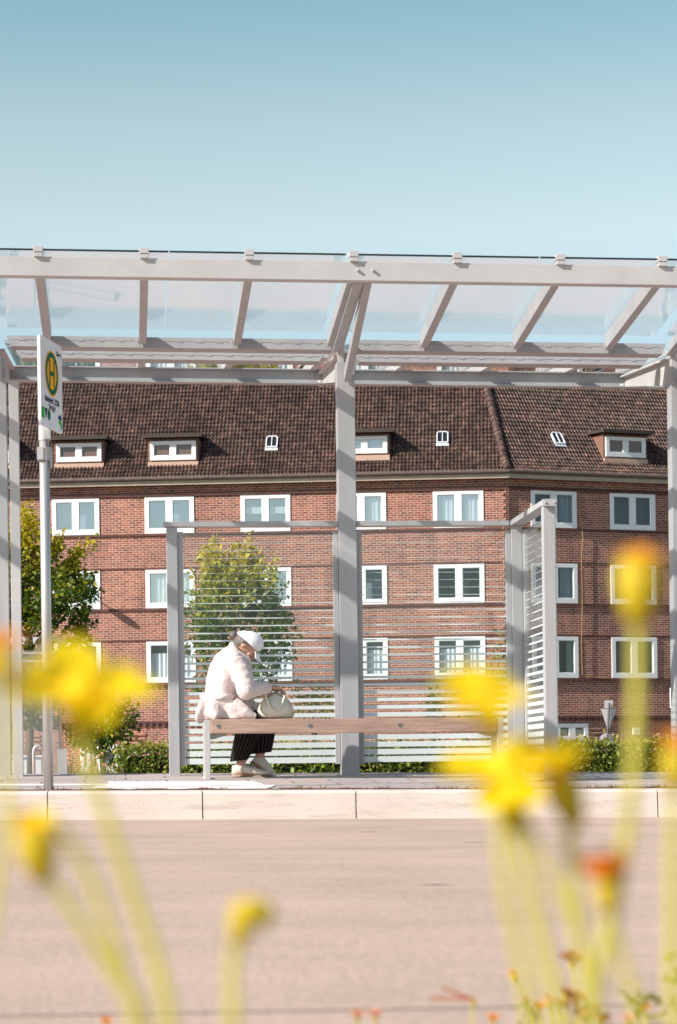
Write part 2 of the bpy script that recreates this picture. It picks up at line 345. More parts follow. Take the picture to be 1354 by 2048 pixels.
# ------------------------------------------------------------------ mesh helpers
class MB:
    def __init__(s): s.v = []; s.f = []; s.mi = []; s.uv = {}
    def add(s, vs, fs, mi=0):
        o = len(s.v); s.v += [tuple(x) for x in vs]
        for f in fs: s.f.append(tuple(i + o for i in f)); s.mi.append(mi)
        return o
    def box(s, x0, x1, y0, y1, z0, z1, mi=0):
        v = [(x, y, z) for z in (z0, z1) for y in (y0, y1) for x in (x0, x1)]
        s.add(v, [(0, 2, 3, 1), (4, 5, 7, 6), (0, 1, 5, 4), (1, 3, 7, 5), (3, 2, 6, 7), (2, 0, 4, 6)], mi)
    def bar(s, p0, p1, w, h, up=(0, 0, 1), mi=0, w1=None, h1=None):
        p0, p1 = Vector(p0), Vector(p1); d = (p1 - p0).normalized(); up = Vector(up)
        x = d.cross(up).normalized(); y = x.cross(d).normalized()
        vs = []
        for p, ww, hh in ((p0, w, h), (p1, w1 or w, h1 or h)):
            for a, c in ((-1, -1), (1, -1), (1, 1), (-1, 1)): vs.append(p + x * (a * ww / 2) + y * (c * hh / 2))
        s.add(vs, [(0, 1, 2, 3), (7, 6, 5, 4), (0, 4, 5, 1), (1, 5, 6, 2), (2, 6, 7, 3), (3, 7, 4, 0)], mi)
    def tube(s, pts, r, n=10, mi=0, cap=True, flat=1.0):
        pts = [Vector(p) for p in pts]; k = len(pts); r = r if hasattr(r, '__len__') else [r] * k
        rings = []; up = Vector((0, 0, 1))
        t0 = (pts[1] - pts[0]).normalized()
        if abs(t0.dot(up)) > .95: up = Vector((0, 1, 0))
        x = t0.cross(up).normalized()
        for i in range(k):
            t = (pts[min(i + 1, k - 1)] - pts[max(i - 1, 0)]).normalized()
            x = (x - t * x.dot(t)).normalized(); y = t.cross(x)
            rings.append([pts[i] + x * (math.cos(2 * math.pi * j / n) * r[i]) + y * (math.sin(2 * math.pi * j / n) * r[i] * flat) for j in range(n)])
        vs = [p for g in rings for p in g]; fs = []
        for i in range(k - 1):
            for j in range(n): fs.append((i * n + j, i * n + (j + 1) % n, (i + 1) * n + (j + 1) % n, (i + 1) * n + j))
        if cap: fs += [tuple(range(n))[::-1], tuple((k - 1) * n + j for j in range(n))]
        s.add(vs, fs, mi)
    def poly(s, outline, axis, d0, d1, mi=0):
        """prism: outline of 2-D points, pushed from d0 to d1 along axis (0 x, 1 y, 2 z)"""
        n = len(outline)
        def P(a, b, d): return {0: (d, a, b), 1: (a, d, b), 2: (a, b, d)}[axis]
        vs = [P(a, b, d0) for a, b in outline] + [P(a, b, d1) for a, b in outline]
        s.add(vs, [tuple(range(n))[::-1], tuple(range(n, 2 * n))] + [(i, (i + 1) % n, n + (i + 1) % n, n + i) for i in range(n)], mi)
    def ellipsoid(s, c, r, n=12, k=8, mi=0, rot=None):
        vs = []; fs = []
        for i in range(k + 1):
            th = math.pi * i / k
            for j in range(n):
                ph = 2 * math.pi * j / n
                p = Vector((r[0] * math.sin(th) * math.cos(ph), r[1] * math.sin(th) * math.sin(ph), r[2] * math.cos(th)))
                if rot is not None: p = rot @ p
                vs.append(p + Vector(c))
        for i in range(k):
            for j in range(n): fs.append((i * n + j, (i + 1) * n + j, (i + 1) * n + (j + 1) % n, i * n + (j + 1) % n))
        s.add(vs, fs, mi)
    def build(s, name, mats, parent=None, loc=(0, 0, 0), rotz=0, smooth=False, bevel=0, warp=None, base=None):
        vs = s.v
        if warp: vs = [warp(p) for p in vs]
        if base is not None: vs = [(p[0] - base[0], p[1] - base[1], p[2] - base[2]) for p in vs]
        me = bpy.data.meshes.new(name); me.from_pydata(vs, [], s.f); me.validate()
        if not isinstance(mats, (list, tuple)): mats = [mats]
        for m in mats: me.materials.append(m)
        if len(me.polygons) == len(s.mi): me.polygons.foreach_set('material_index', s.mi)
        if smooth: me.polygons.foreach_set('use_smooth', [True] * len(me.polygons))
        bm = bmesh.new(); bm.from_mesh(me); bmesh.ops.recalc_face_normals(bm, faces=bm.faces); bm.to_mesh(me); bm.free()
        o = bpy.data.objects.new(name, me); COL.objects.link(o); o.location = loc; o.rotation_euler = (0, 0, rotz)
        if parent: o.parent = parent
        if bevel:
            b = o.modifiers.new('bevel', 'BEVEL'); b.width = bevel; b.segments = 2; b.limit_method = 'ANGLE'
        return o
def thing(name, label, cat, loc=(0, 0, 0), rotz=0, group=None):
    o = bpy.data.objects.new(name, None); COL.objects.link(o); o.location = loc; o.rotation_euler = (0, 0, rotz)
    tag(o, label, cat, group); o.empty_display_size = .1; return o
def tag(o, label, cat, group=None):
    o['label'] = label; o['category'] = cat
    if group: o['group'] = group
    return o
def kind(o, k): o['kind'] = k; return o

GX, X0 = .0095, 1.386
def slope(x): return -GX * (x - X0)
CF = .031; YK = 15.75
def platz(x, y): return .183 + slope(x) + CF * (y - YK)

# ------------------------------------------------------------------ ground
g = MB(); g.add([(-900, -300, -.40), (900, -300, -.40), (900, 1500, -.40), (-900, 1500, -.40)], [(0, 1, 2, 3)])
kind(g.build('ground', MAT['field']), 'structure')
def sheet(name, x0, x1, y0, y1, zf, m, nx=2):
    b = MB(); xs = np.linspace(x0, x1, nx)
    vs = [(x, y, zf(x, y)) for y in (y0, y1) for x in xs]
    b.add(vs, [(i, i + 1, nx + i + 1, nx + i) for i in range(nx - 1)])
    return kind(b.build(name, m), 'structure')
sheet('road', -30, 30, 2.86, YK + .05, lambda x, y: slope(x), MAT['road'])
sheet('flower_bed', -6, 6, -3, 2.86, lambda x, y: slope(x) - .004, MAT['soil'])
# kerb: one metre stones with open joints
kb = MB(); XJ = -.507
for i in range(-24, 28):
    x0 = XJ + i * 1.003 + .004; x1 = x0 + .995
    for (xa, xb) in ((x0, x1),):
        def kz(x, z): return z + slope(x)
        vs = [(xa, YK, kz(xa, 0)), (xb, YK, kz(xb, 0)), (xb, YK + .012, kz(xb, .168)), (xa, YK + .012, kz(xa, .168)),
              (xb, YK + .030, kz(xb, .183)), (xa, YK + .030, kz(xa, .183)), (xb, YK + .24, kz(xb, .190)), (xa, YK + .24, kz(xa, .190)),
              (xb, YK + .24, kz(xb, -.2)), (xa, YK + .24, kz(xa, -.2)), (xb, YK, kz(xb, -.2)), (xa, YK, kz(xa, -.2))]
        kb.add(vs, [(0, 1, 2, 3), (3, 2, 4, 5), (5, 4, 6, 7), (7, 6, 8, 9), (9, 8, 10, 11), (11, 10, 1, 0), (0, 3, 5, 7, 9, 11), (10, 8, 6, 4, 2, 1)])
kind(kb.build('kerb', MAT['kerb']), 'structure')
jb = MB(); jb.add([(-24, YK + .02, -.02 + slope(-24)), (24, YK + .02, -.02 + slope(24)), (24, YK + .02, .165 + slope(24)), (-24, YK + .02, .165 + slope(-24))], [(0, 1, 2, 3)])
kind(jb.build('kerb_joint', MAT['brick_dark']), 'structure')
PB = 19.35
pf = MB(); xs = np.linspace(-24, 24, 3)
vs = [(x, y, platz(x, y)) for y in (YK + .26, PB) for x in xs] + [(x, PB, -.4) for x in xs]
pf.add(vs, [(0, 1, 4, 3), (1, 2, 5, 4), (3, 4, 7, 6), (4, 5, 8, 7)])
kind(pf.build('platform', MAT['paving']), 'structure')
# dirt and moss in the joint behind the kerb
dj = MB()
for i_ in range(700):
    xd = -9 + i_ * .03; hd_ = .004 + .012 * abs(mnoise.noise(Vector((xd * 3.1, 0, 0)))) + .008 * max(0, mnoise.noise(Vector((xd * 11, 4, 0))))
    dj.box(xd, xd + .032, YK + .222, YK + .285 + .03 * mnoise.noise(Vector((xd * 5, 9, 0))), -.1, hd_)
o = dj.build('kerb_dirt', MAT['brick_dark'], warp=lambda p: (p[0], p[1], p[2] + platz(p[0], YK + .25) + .001)); kind(o, 'structure')
es = MB(); es.box(-24, 24, PB - .10, PB + .02, -.3, .004)
kind(es.build('platform_edging', MAT['paving'], warp=lambda p: (p[0], p[1], p[2] + platz(p[0], p[1]))), 'structure')
# white tactile paving: a boarding field with ribs and a thin guiding strip
tp = MB()
def tquad(pts, h):
    top = [(x, y, platz(x, y) + h) for x, y in pts]; bot = [(x, y, platz(x, y) - .01) for x, y in pts]; n = len(pts)
    tp.add(top + bot, [tuple(range(n))] + [(i, n + i, n + (i + 1) % n, (i + 1) % n) for i in range(n)])
def pxy(u, v):
    d = ray(u, v)    # meet the platform plane
    lo = 1.0
    A = Vector((0, 0, EYE)); n = Vector((GX, -CF, 1)); c = .183 + GX * X0 - CF * YK
    t = (c - n.dot(A)) / n.dot(d); p = A + d * t; return p.x, p.y
x = -.06
while x < .46:
    tquad([(x, 16.68), (x + .036, 16.68), (x - .03, 17.42), (x - .066, 17.42)], .009); x += .055
tquad([(-.24, YK + .28), (.93, YK + .28), (1.03, 16.62), (-.20, 16.62)], .008)
tquad([(.46, 16.64), (.96, 16.64), (.91, 17.42), (.40, 17.42)], .008)
tquad([(-.16, 16.64), (.45, 16.64), (.39, 17.42), (-.05, 17.40)], .003)
tquad([(-20, 16.93), (-.10, 16.93), (-.10, 17.10), (-20, 17.10)], .004)
kind(tp.build('tactile_paving', MAT['tactile']), 'structure')
sheet('red_paving', -60, 60, PB + .02, 29.3, lambda x, y: -.02, make_concrete('red_clay_paving', (.56, .35, .30)))
sheet('back_lawn', -60, 60, 29.3, 31, lambda x, y: -.01, MAT['lawn'])
sheet('lawn', -60, 60, 31, 48, lambda x, y: 0.0, MAT['lawn'])
sheet('street', -80, 80, 48, 84, lambda x, y: 0.0, plain('asphalt', (.09, .085, .085), .85, 0, .2, 2))

# ------------------------------------------------------------------ bus shelter
YW = 18.95
shelter = thing('bus_shelter', 'grey steel bus shelter with butterfly glass canopy and striped glass screens', 'bus shelter', (1.757, YW, platz(1.757, YW)))
SB = Vector(shelter.location)
def cw(p): return (p[0], p[1], p[2] + slope(p[0]))
def sp_(mb, name, m, warp=None, parent=None, bevel=0, smooth=False):
    par = parent or shelter
    return mb.build(name, m, par, warp=warp, base=SB if par is shelter else SB, bevel=bevel, smooth=smooth)
COLX = [-.955, 1.757, 4.418]
for cx in COLX:
    c = MB(); zb = platz(cx, YW) - .01; zt = 3.52 + slope(cx)
    c.box(cx - .07, cx + .07, YW - .075, YW - .063, zb, zt); c.box(cx - .07, cx + .07, YW + .063, YW + .075, zb, zt)
    c.box(cx - .004, cx + .004, YW - .063, YW + .063, zb, zt)
    c.box(cx - .069, cx - .030, YW - .062, YW + .062, zb, zt); c.box(cx + .030, cx + .069, YW - .062, YW + .062, zb, zt)
    c.box(cx - .11, cx + .11, YW - .10, YW + .10, zb, zb + .015)
    col = sp_(c, 'column', MAT['steel'], bevel=.003)
    # head stub and arms
    h = MB(); h.box(cx - .055, cx - .008, YW - .03, YW + .03, 3.40, 3.67)
    for bz in (3.635, 3.44): h.ellipsoid((cx - .03, YW - .035, bz), (.013, .013, .013), 8, 6)
    sp_(h, 'column_head', MAT['steel_light'], cw, bevel=.002)
    a = MB()
    a.poly([(YW - .01, 3.62), (17.18, 3.80), (17.18, 3.90), (YW + .02, 3.72)], 0, cx - .065, cx - .052)
    a.bar((cx - .058, YW - .01, 3.615), (cx - .058, 17.19, 3.80), .075, .012)
    sp_(a, 'front_arm', MAT['steel'], cw)
    a = MB(); a.bar((cx + .012, YW - .085, 3.40), (cx + .012, 17.20, 3.83), .055, .075)
    sp_(a, 'tie_bar', MAT['steel'], cw, bevel=.003)
    r = MB()
    r.poly([(YW + .05, 3.385), (YW + .05, 3.60), (20.98, 3.765), (20.98, 3.69)], 0, cx - .010, cx + .010)
    r.bar((cx, YW + .05, 3.607), (cx, 20.98, 3.772), .11, .014)
    r.ellipsoid((cx - .03, 20.93, 3.68), (.03, .03, .03), 10, 8)
    sp_(r, 'rear_bracket', MAT['steel_light'], cw)
# narrow square post beside the left column
p = MB(); xq = at(31, 1100, YW - .12).x; p.box(xq - .038, xq + .038, YW - .12, YW - .04, platz(xq, YW) - .01, 3.36)
sp_(p, 'side_post', MAT['steel_light'], bevel=.003)
# front beam
XA, XB = -4.2, 7.6
b = MB(); b.box(XA, XB, 17.10, 17.20, 3.798, 3.934)
for ux in (1.685, 1.795):
    b.tube([(ux, 17.10, 3.87), (ux, 17.078, 3.87)], .011, 10)
for cx in (COLX[0], COLX[2]):
    for dx in (-.072, .038): b.tube([(cx + dx, 17.10, 3.87), (cx + dx, 17.078, 3.87)], .011, 10)
sp_(b, 'front_beam', MAT['steel_light'], cw, bevel=.003)
RAFT = [-.567 + .742 * i for i in range(-4, 10)]
def roofz(y): return 3.974 - .085 * (y - 17.09)
for x in RAFT:
    b = MB()
    y0, y1 = 17.20, 19.06
    b.poly([(y0, roofz(y0) - .135), (y0, roofz(y0) - .012), (y1, roofz(y1) - .012), (y1, roofz(y1) - .135)], 0, x - .030, x + .030)
    for dx in (-.045, .045): b.tube([(x + dx, 19.0, roofz(19.0) - .135), (x + dx, 19.0, roofz(19.0) - .11)], .008, 6)
    sp_(b, 'rafter', MAT['steel'], cw, bevel=.002)
def rearz(y): return 3.745 + .085 * (y - 19.3)
for x in RAFT:
    b = MB(); y0, y1 = 19.66, 22.2
    b.poly([(y0, rearz(y0) - .09), (y0, rearz(y0) - .01), (y1, rearz(y1) - .01), (y1, rearz(y1) - .09)], 0, x - .030, x + .030)
    b.tube([(x, 20.93, 3.78), (x, 20.93, 3.72)], .008, 6)
    sp_(b, 'rear_rafter', MAT['steel_light'], cw, bevel=.002)
# clamps on the front glass edge, with their fixings
for x in RAFT:
    b = MB(); b.box(x - .034, x + .034, 17.072, 17.16, 3.962, 4.004); b.box(x - .030, x + .032, 17.076, 17.15, 3.930, 3.959)
    sp_(b, 'glass_clamp', MAT['steel_light'], cw, bevel=.003)
# gutter profiles between the columns
edges = [-4.1, COLX[0], COLX[1], COLX[2], 7.4]
for i in range(4):
    xa, xb = edges[i] + .10, edges[i + 1] - .09
    b = MB()
    def gbox(x0, x1, dx, y0, y1, z0, z1):
        b.add([(x0 - dx, y0, z1), (x1 + dx, y0, z1), (x1, y0 - .007, z0), (x0, y0 - .007, z0), (x1, y1, z0), (x0, y1, z0), (x1 + dx, y1, z1), (x0 - dx, y1, z1)],
              [(0, 1, 2, 3), (3, 2, 4, 5), (5, 4, 6, 7), (7, 6, 1, 0), (0, 3, 5, 7), (2, 1, 6, 4)])
    gbox(xa, xb, .03, 19.08, 19.26, 3.648, 3.732); sp_(b, 'gutter', MAT['steel'], cw)
    b = MB(); gbox(xa + .07, xb - .07, .05, 19.46, 19.64, 3.622, 3.686); sp_(b, 'rear_gutter', MAT['steel'], cw)
    for (yy, zz, nm, xs_, xe_) in ((19.077, 3.700, 'gutter_seam', xa + .02, xb - .02), (19.457, 3.660, 'rear_gutter_seam', xa + .06, xb - .06)):
        s = MB(); n = int((xe_ - xs_) / .155); w = (xe_ - xs_) / n
        s.box(xs_, xe_, yy - .0005, yy + .004, zz - .002, zz + .002)
        for k in range(n):
            s.box(xs_ + w * (k + .25), xs_ + w * (k + .55), yy - .004, yy + .004, zz - .007, zz + .003, 1)
        sp_(s, nm, [MAT['bolt'], MAT['steel']], cw)
# back beam (I-section)
b = MB(); b.box(XA, XB, 20.93, 20.945, 3.685, 3.79); b.box(XA, XB, 20.88, 20.995, 3.79, 3.800); b.box(XA, XB, 20.88, 20.995, 3.672, 3.685)
sp_(b, 'back_beam', MAT['steel'], cw)
# roof panes
PX = [COLX[0] - 2.67, COLX[0], COLX[1] - .10, COLX[2] - .09, COLX[2] + 2.6]
for i in range(4):
    mid = (PX[i] + PX[i + 1]) / 2
    for (xa, xb) in ((PX[i] + .025, mid - .004), (mid + .004, PX[i + 1] - .055)):
        b = MB(); y0, y1 = 17.09, 19.13
        b.poly([(y0, roofz(y0)), (y1, roofz(y1)), (y1, roofz(y1) + .012), (y0, roofz(y0) + .012)], 0, xa, xb)
        b.mi = [2 if k == 2 else 0 for k in range(len(b.f))]
        # the polished front edge reads dark
        b.add([(xa, y0 - .001, roofz(y0) - .001), (xb, y0 - .001, roofz(y0) - .001), (xb, y0 - .001, roofz(y0) + .013), (xa, y0 - .001, roofz(y0) + .013)], [(0, 1, 2, 3)], 1)
        o = b.build('roof_pane', [MAT['roof_glass_clear'], MAT['glass_edge'], MAT['roof_glass']], shelter, warp=cw, loc=-SB)
        b = MB(); y0, y1 = 19.5, 22.3
        b.poly([(y0, rearz(y0)), (y1, rearz(y1)), (y1, rearz(y1) + .012), (y0, rearz(y0) + .012)], 0, xa, xb)
        o = b.build('rear_roof_pane', [MAT['glass']], shelter, warp=cw, loc=-SB)
# wind screens
zr0, zr1 = 2.232, 2.272
xl = at(347, 1300, YW).x; xr = at(1027, 1300, YW).x
def post(x0, x1, y0, y1, zt, name='screen_post', m='steel', zb=None):
    b = MB(); b.box(x0, x1, y0, y1, platz(x0, y0) - .01 if zb is None else zb, zt); return sp_(b, name, MAT[m], bevel=.004)
post(xl - .045, xl + .04, YW - .04, YW + .04, zr0); post(xr - .012, xr + .075, YW - .04, YW + .04, zr0)
b = MB(); b.box(xl - .065, COLX[1] - .072, YW - .06, YW + .05, zr0, zr1); sp_(b, 'top_rail', MAT['steel'], bevel=.003)
b = MB(); b.box(COLX[1] + .075, xr - .03, YW - .06, YW + .05, zr0, zr1); sp_(b, 'top_rail', MAT['steel'], bevel=.003)
zc0, zc1 = .375, 2.195
def chan(x0, x1): b = MB(); b.box(x0, x1, YW - .02, YW + .03, zc0 - .01, zc1); sp_(b, 'glazing_channel', MAT['steel'], bevel=.002)
chan(xl + .041, xl + .085); chan(COLX[1] - .112, COLX[1] - .072); chan(COLX[1] + .072, COLX[1] + .115); chan(xr - .055, xr - .013)
NS = 31
def stripes(z0, z1):
    out = []
    for k in range(NS):
        fr = k / (NS - 1); z = z1 - .03 - fr * (z1 - z0 - .055); t = max(.0028, .046 * fr ** 1.75)
        out.append((z - t / 2, z + t / 2))
    return out
def pane(xa, xb):
    b = MB(); b.box(xa, xb, YW - .004, YW + .004, zc0, zc1 + .01)
    for z0, z1 in stripes(zc0, zc1): b.add([(xa, YW - .0055, z0), (xb, YW - .0055, z0), (xb, YW - .0055, z1), (xa, YW - .0055, z1)], [(0, 1, 2, 3)], 1)
    sp_(b, 'screen_pane', [MAT['glass'], MAT['frit']])
pane(xl + .085, COLX[1] - .112); pane(COLX[1] + .115, xr - .055)
# side screen towards the road on the right
YS = 17.50; xs1 = at(1100, 1300, YS).x
xsp = xr + .03
post(xs1 - .045, xs1 + .045, YS - .04, YS + .05, zr0)
b = MB(); b.bar((xsp, YW + .05, (zr0 + zr1) / 2), (xs1, YS - .06, (zr0 + zr1) / 2), .105, zr1 - zr0)
b.bar((xs1, YS - .075, zr1 - .022), (xs1, YS - .06, zr1 - .022), .105, .052)
for dx in (-.034, .034): b.ellipsoid((xs1 + dx, YS - .08, zr1 - .022), (.009, .006, .009), 8, 6)
sp_(b, 'top_rail', MAT['steel'], bevel=.002)
b = MB(); b.box(xsp + .046, xsp + .075, YW - .12, YW - .041, zc0, zc1); sp_(b, 'glazing_channel', MAT['steel'], bevel=.002)
b = MB(); dirx = (xs1 - xsp) / (YS - YW)
def sx(y): return xsp + .06 + dirx * (y - YW) * .45
ya, yb = YW - .12, YS + .05
b.add([(sx(ya), ya, zc0), (sx(yb), yb, zc0), (sx(yb), yb, zc1), (sx(ya), ya, zc1), (sx(ya) + .008, ya, zc0), (sx(yb) + .008, yb, zc0), (sx(yb) + .008, yb, zc1), (sx(ya) + .008, ya, zc1)],
      [(0, 1, 2, 3), (4, 7, 6, 5), (0, 4, 5, 1), (3, 2, 6, 7), (0, 3, 7, 4), (1, 5, 6, 2)])
for z0, z1 in stripes(zc0, zc1): b.add([(sx(ya) - .002, ya, z0), (sx(yb) - .002, yb, z0), (sx(yb) - .002, yb, z1), (sx(ya) - .002, ya, z1)], [(0, 1, 2, 3)], 1)
sp_(b, 'screen_pane', [MAT['glass'], MAT['frit']])

# ------------------------------------------------------------------ bench
BY = 18.0
bx0, bx1 = .59, 2.83
bench = thing('bench', 'long wooden slat bench with grey steel end legs in the shelter', 'bench', ((bx0 + bx1) / 2, BY + .18, platz(1.7, BY + .18)))
BB = Vector(bench.location); ZS = .708
def bw(p): return (p[0], p[1], p[2] - .004 * (p[0] - bx0))
b = MB(); b.box(bx0 + .045, bx1 - .045, BY, BY + .10, ZS - .108, ZS)
b.build('front_plank', MAT['wood'], bench, base=BB, warp=bw, bevel=.006)
for y in (BY + .125, BY + .245):
    b = MB(); b.box(bx0 + .045, bx1 - .045, y, y + .10, ZS - .10, ZS - .003); b.build('seat_plank', MAT['wood'], bench, base=BB, warp=bw, bevel=.006)
b = MB()
for u in (437, 620, 800, 980):
    x = at(u, 1450, BY).x
    b.tube([(x, BY + .001, ZS - .052), (x, BY - .003, ZS - .052)], .017, 14); b.box(x - .012, x + .012, BY - .0045, BY - .002, ZS - .055, ZS - .049, 1)
b.build('plank_bolts', [MAT['bolt'], MAT['dark']], bench, base=BB, warp=bw)
for x in (bx0 + .018, bx1 - .018):
    sgn = 1 if x < 1.5 else -1
    for yy in (BY + .005, BY + .30):
        b = MB(); b.box(x - .022, x + .022, yy, yy + .045, platz(x, yy) - .005, ZS - .004); b.build('leg', MAT['steel_light'], bench, base=BB, bevel=.003)
    b = MB(); b.box(x - .02, x + .02, BY + .05, BY + .30, platz(x, BY + .15), platz(x, BY + .15) + .03)
    b.build('foot_bar', MAT['steel_light'], bench, base=BB)
    b = MB(); b.poly([(x + sgn * .022, ZS - .109), (x + sgn * .15, ZS - .109), (x + sgn * .15, ZS - .118), (x + sgn * .055, ZS - .147), (x + sgn * .022, ZS - .147)], 1, BY + .06, BY + .30)
    b.build('bracket', MAT['bolt'], bench, base=BB)

# ------------------------------------------------------------------ brick apartment building
DC = 88.0
CP = at_d(1020, 1540, DC); CP.z = 0
AL, AR = -YAW - rad(4.1), -YAW + rad(22.3)
dL = Vector((math.cos(AL), math.sin(AL), 0)); nLv = Vector((-math.sin(AL), math.cos(AL), 0))     # inward normal
dRv = Vector((math.cos(AR), math.sin(AR), 0)); nRv = Vector((-math.sin(AR), math.cos(AR), 0))
bld = thing('brick_apartment_building', 'four storey red brick apartment house with dark tiled roof and white windows', 'building', CP)
def fs(u, v, side='L', off=0.0):
    """facade coordinates (s, z) of a pixel, on a plane off metres inward"""
    d, n = (dL, nLv) if side == 'L' else (dRv, nRv)
    p = at_plane(u, v, CP + n * off, n) - CP
    return p.dot(d), p.z
ROT = {'L': AL, 'R': AR}
LEFT_END, RIGHT_END = -30.0, 22.0
ZE = fs(677, 962)[1]               # eaves
# windows (s0, s1, z0, z1) measured
rowsL = [(990.5, 1064.2), (1136.5, 1213.8), (1280.5, 1363.2)]       # at u = 482
ZR = [(fs(482, b_, 'L')[1], fs(482, a_, 'L')[1]) for a_, b_ in rowsL]
colsL = [(-84, 13), (105.5, 200.5), (291, 390), (483, 582.5), (675, 774), (867.5, 969)]
SL = [(fs(a_, 1150)[0], fs(b_, 1150)[0]) for a_, b_ in colsL]
rowsR = [(984.5, 1058.5), (1129, 1208), (1274, 1356.3)]             # at u = 1200
ZRR = [(fs(1200, b_, 'R')[1], fs(1200, a_, 'R')[1]) for a_, b_ in rowsR]
colsR = [(1063, 1154.5), (1221, 1311.8)]
SR = [(fs(a_, 1150, 'R')[0], fs(b_, 1150, 'R')[0]) for a_, b_ in colsR]
SR.append((SR[1][0] + SR[1][0] - SR[0][0], SR[1][1] + SR[1][0] - SR[0][0]))
holesL = [(s0, s1, z0, z1) for s0, s1 in SL for z0, z1 in ZR]
holesR = [(s0, s1, z0, z1) for s0, s1 in SR for z0, z1 in ZRR]
zb0, zb1 = .35, 1.35
bsL = [fs(a_, 1480)[0] for a_ in (160, 560, 735, 850)]
baseL = [(s, s + 1.5, zb0, zb1) for s in bsL]
b0 = fs(1112, 1460, 'R')[0]; b1 = fs(1176, 1460, 'R')[0]
baseR = [(b0, b1, fs(1150, 1483, 'R')[1], fs(1150, 1447, 'R')[1])]
def wall(side, s0, s1, z0, z1, holes):
    xs = sorted({s0, s1, *[h[0] for h in holes], *[h[1] for h in holes]}); zs = sorted({z0, z1, *[h[2] for h in holes], *[h[3] for h in holes]})
    w = MB()
    for i in range(len(xs) - 1):
        for j in range(len(zs) - 1):
            cx, cz = (xs[i] + xs[i + 1]) / 2, (zs[j] + zs[j + 1]) / 2
            if any(h[0] < cx < h[1] and h[2] < cz < h[3] for h in holes): continue
            w.add([(xs[i], 0, zs[j]), (xs[i + 1], 0, zs[j]), (xs[i + 1], 0, zs[j + 1]), (xs[i], 0, zs[j + 1])], [(0, 1, 2, 3)])
    for h in holes:   # reveals
        a_, b_, c_, d_ = h; D = .22
        w.add([(a_, 0, c_), (b_, 0, c_), (b_, 0, d_), (a_, 0, d_), (a_, D, c_), (b_, D, c_), (b_, D, d_), (a_, D, d_)], [(0, 1, 5, 4), (1, 2, 6, 5), (2, 3, 7, 6), (3, 0, 4, 7)])
    return w
wL = wall('L', LEFT_END, 0, -.5, ZE + .1, holesL + baseL); wL.add([(LEFT_END, 0, -.5), (LEFT_END, 12, -.5), (LEFT_END, 12, ZE), (LEFT_END, 0, ZE)], [(0, 1, 2, 3)])
wL.build('wall', MAT['brick'], bld, rotz=AL)
wall('R', 0, RIGHT_END, -.5, ZE + .1, holesR + baseR).build('wall', MAT['brick'], bld, rotz=AR)
# toothed quoin at the corner
q = MB(); z = 2.0; qo = []
while z < ZE - .6:
    qo += [(-.16, z), (-.16, z + .085), (-.075, z + .085), (-.075, z + .25)]; z += .25
q.poly(qo + [(.06, z), (.06, 2.0)], 1, -.05, .05)
q.build('quoin', MAT['brick'], bld, rotz=AR)
# string courses
def courses(side, s0, s1, zrows):
    c = MB()
    for r_i, (z0, z1) in enumerate(zrows):
        for z, h, d in ((z0 - .085, .075, .055), (z1 + .015, .06, .022)): c.box(s0, s1, -d, .02, z, z + h)
    zq = zrows[2][0] - .10
    s = s0
    while s < s1:                          # dog-tooth course under the ground-floor windows
        c.box(s, s + .12, -.075, .02, zq - .075, zq + .005); s += .24
    zq = fs(270, 1450)[1]; s = s0
    while s < s1:
        c.box(s, s + .12, -.085, .02, zq - .06, zq + .06); s += .24
    c.box(s0, s1, -.10, .02, zq + .06, zq + .13)
    c.box(s0, s1, -.05, .02, ZE - .33, ZE - .28); c.box(s0, s1, -.07, .02, ZE - .43, ZE - .39)
    c.build('string_course', MAT['brick_dark'], bld, rotz=ROT[side])
courses('L', LEFT_END, -.02, ZR); courses('R', .07, RIGHT_END, ZRR)
# ribbed base panels
rb = MB()
for (u0, u1) in ((236, 292), (52, 80), (404, 440)):
    s0, s1 = fs(u0, 1470)[0], fs(u1, 1470)[0]
    for k in range(7): rb.box(s0, s1, -.05, .02, .75 + k * .155, .75 + k * .155 + .085)
rb.build('ribbed_base', MAT['brick'], bld, rotz=AL)
rb = MB(); s0, s1 = fs(1178, 1470, 'R')[0], fs(1215, 1470, 'R')[0]
for k in range(7): rb.box(s0, s1, -.05, .02, .75 + k * .155, .75 + k * .155 + .085)
rb.build('ribbed_base', MAT['brick'], bld, rotz=AR)
# eaves: soffit, fascia, gutter
for side, s0, s1 in (('L', LEFT_END, .10), ('R', -.10, RIGHT_END)):
    e = MB(); e.box(s0, s1, -.28, .02, ZE - .03, ZE + .0); e.box(s0, s1, -.32, -.281, ZE - .05, ZE + .11)
    e.box(s0, s1, -.20, -.14, ZE, ZE + .27, 1); e.build('eaves_board', [MAT['soffit'], MAT['darkwood']], bld, rotz=ROT[side])
    e = MB(); e.tube([(s0, -.39, ZE + .185), (s1, -.39, ZE + .185)], .075, 10, flat=1.0)
    e.build('roof_gutter', MAT['zinc'], bld, rotz=ROT[side], smooth=False)
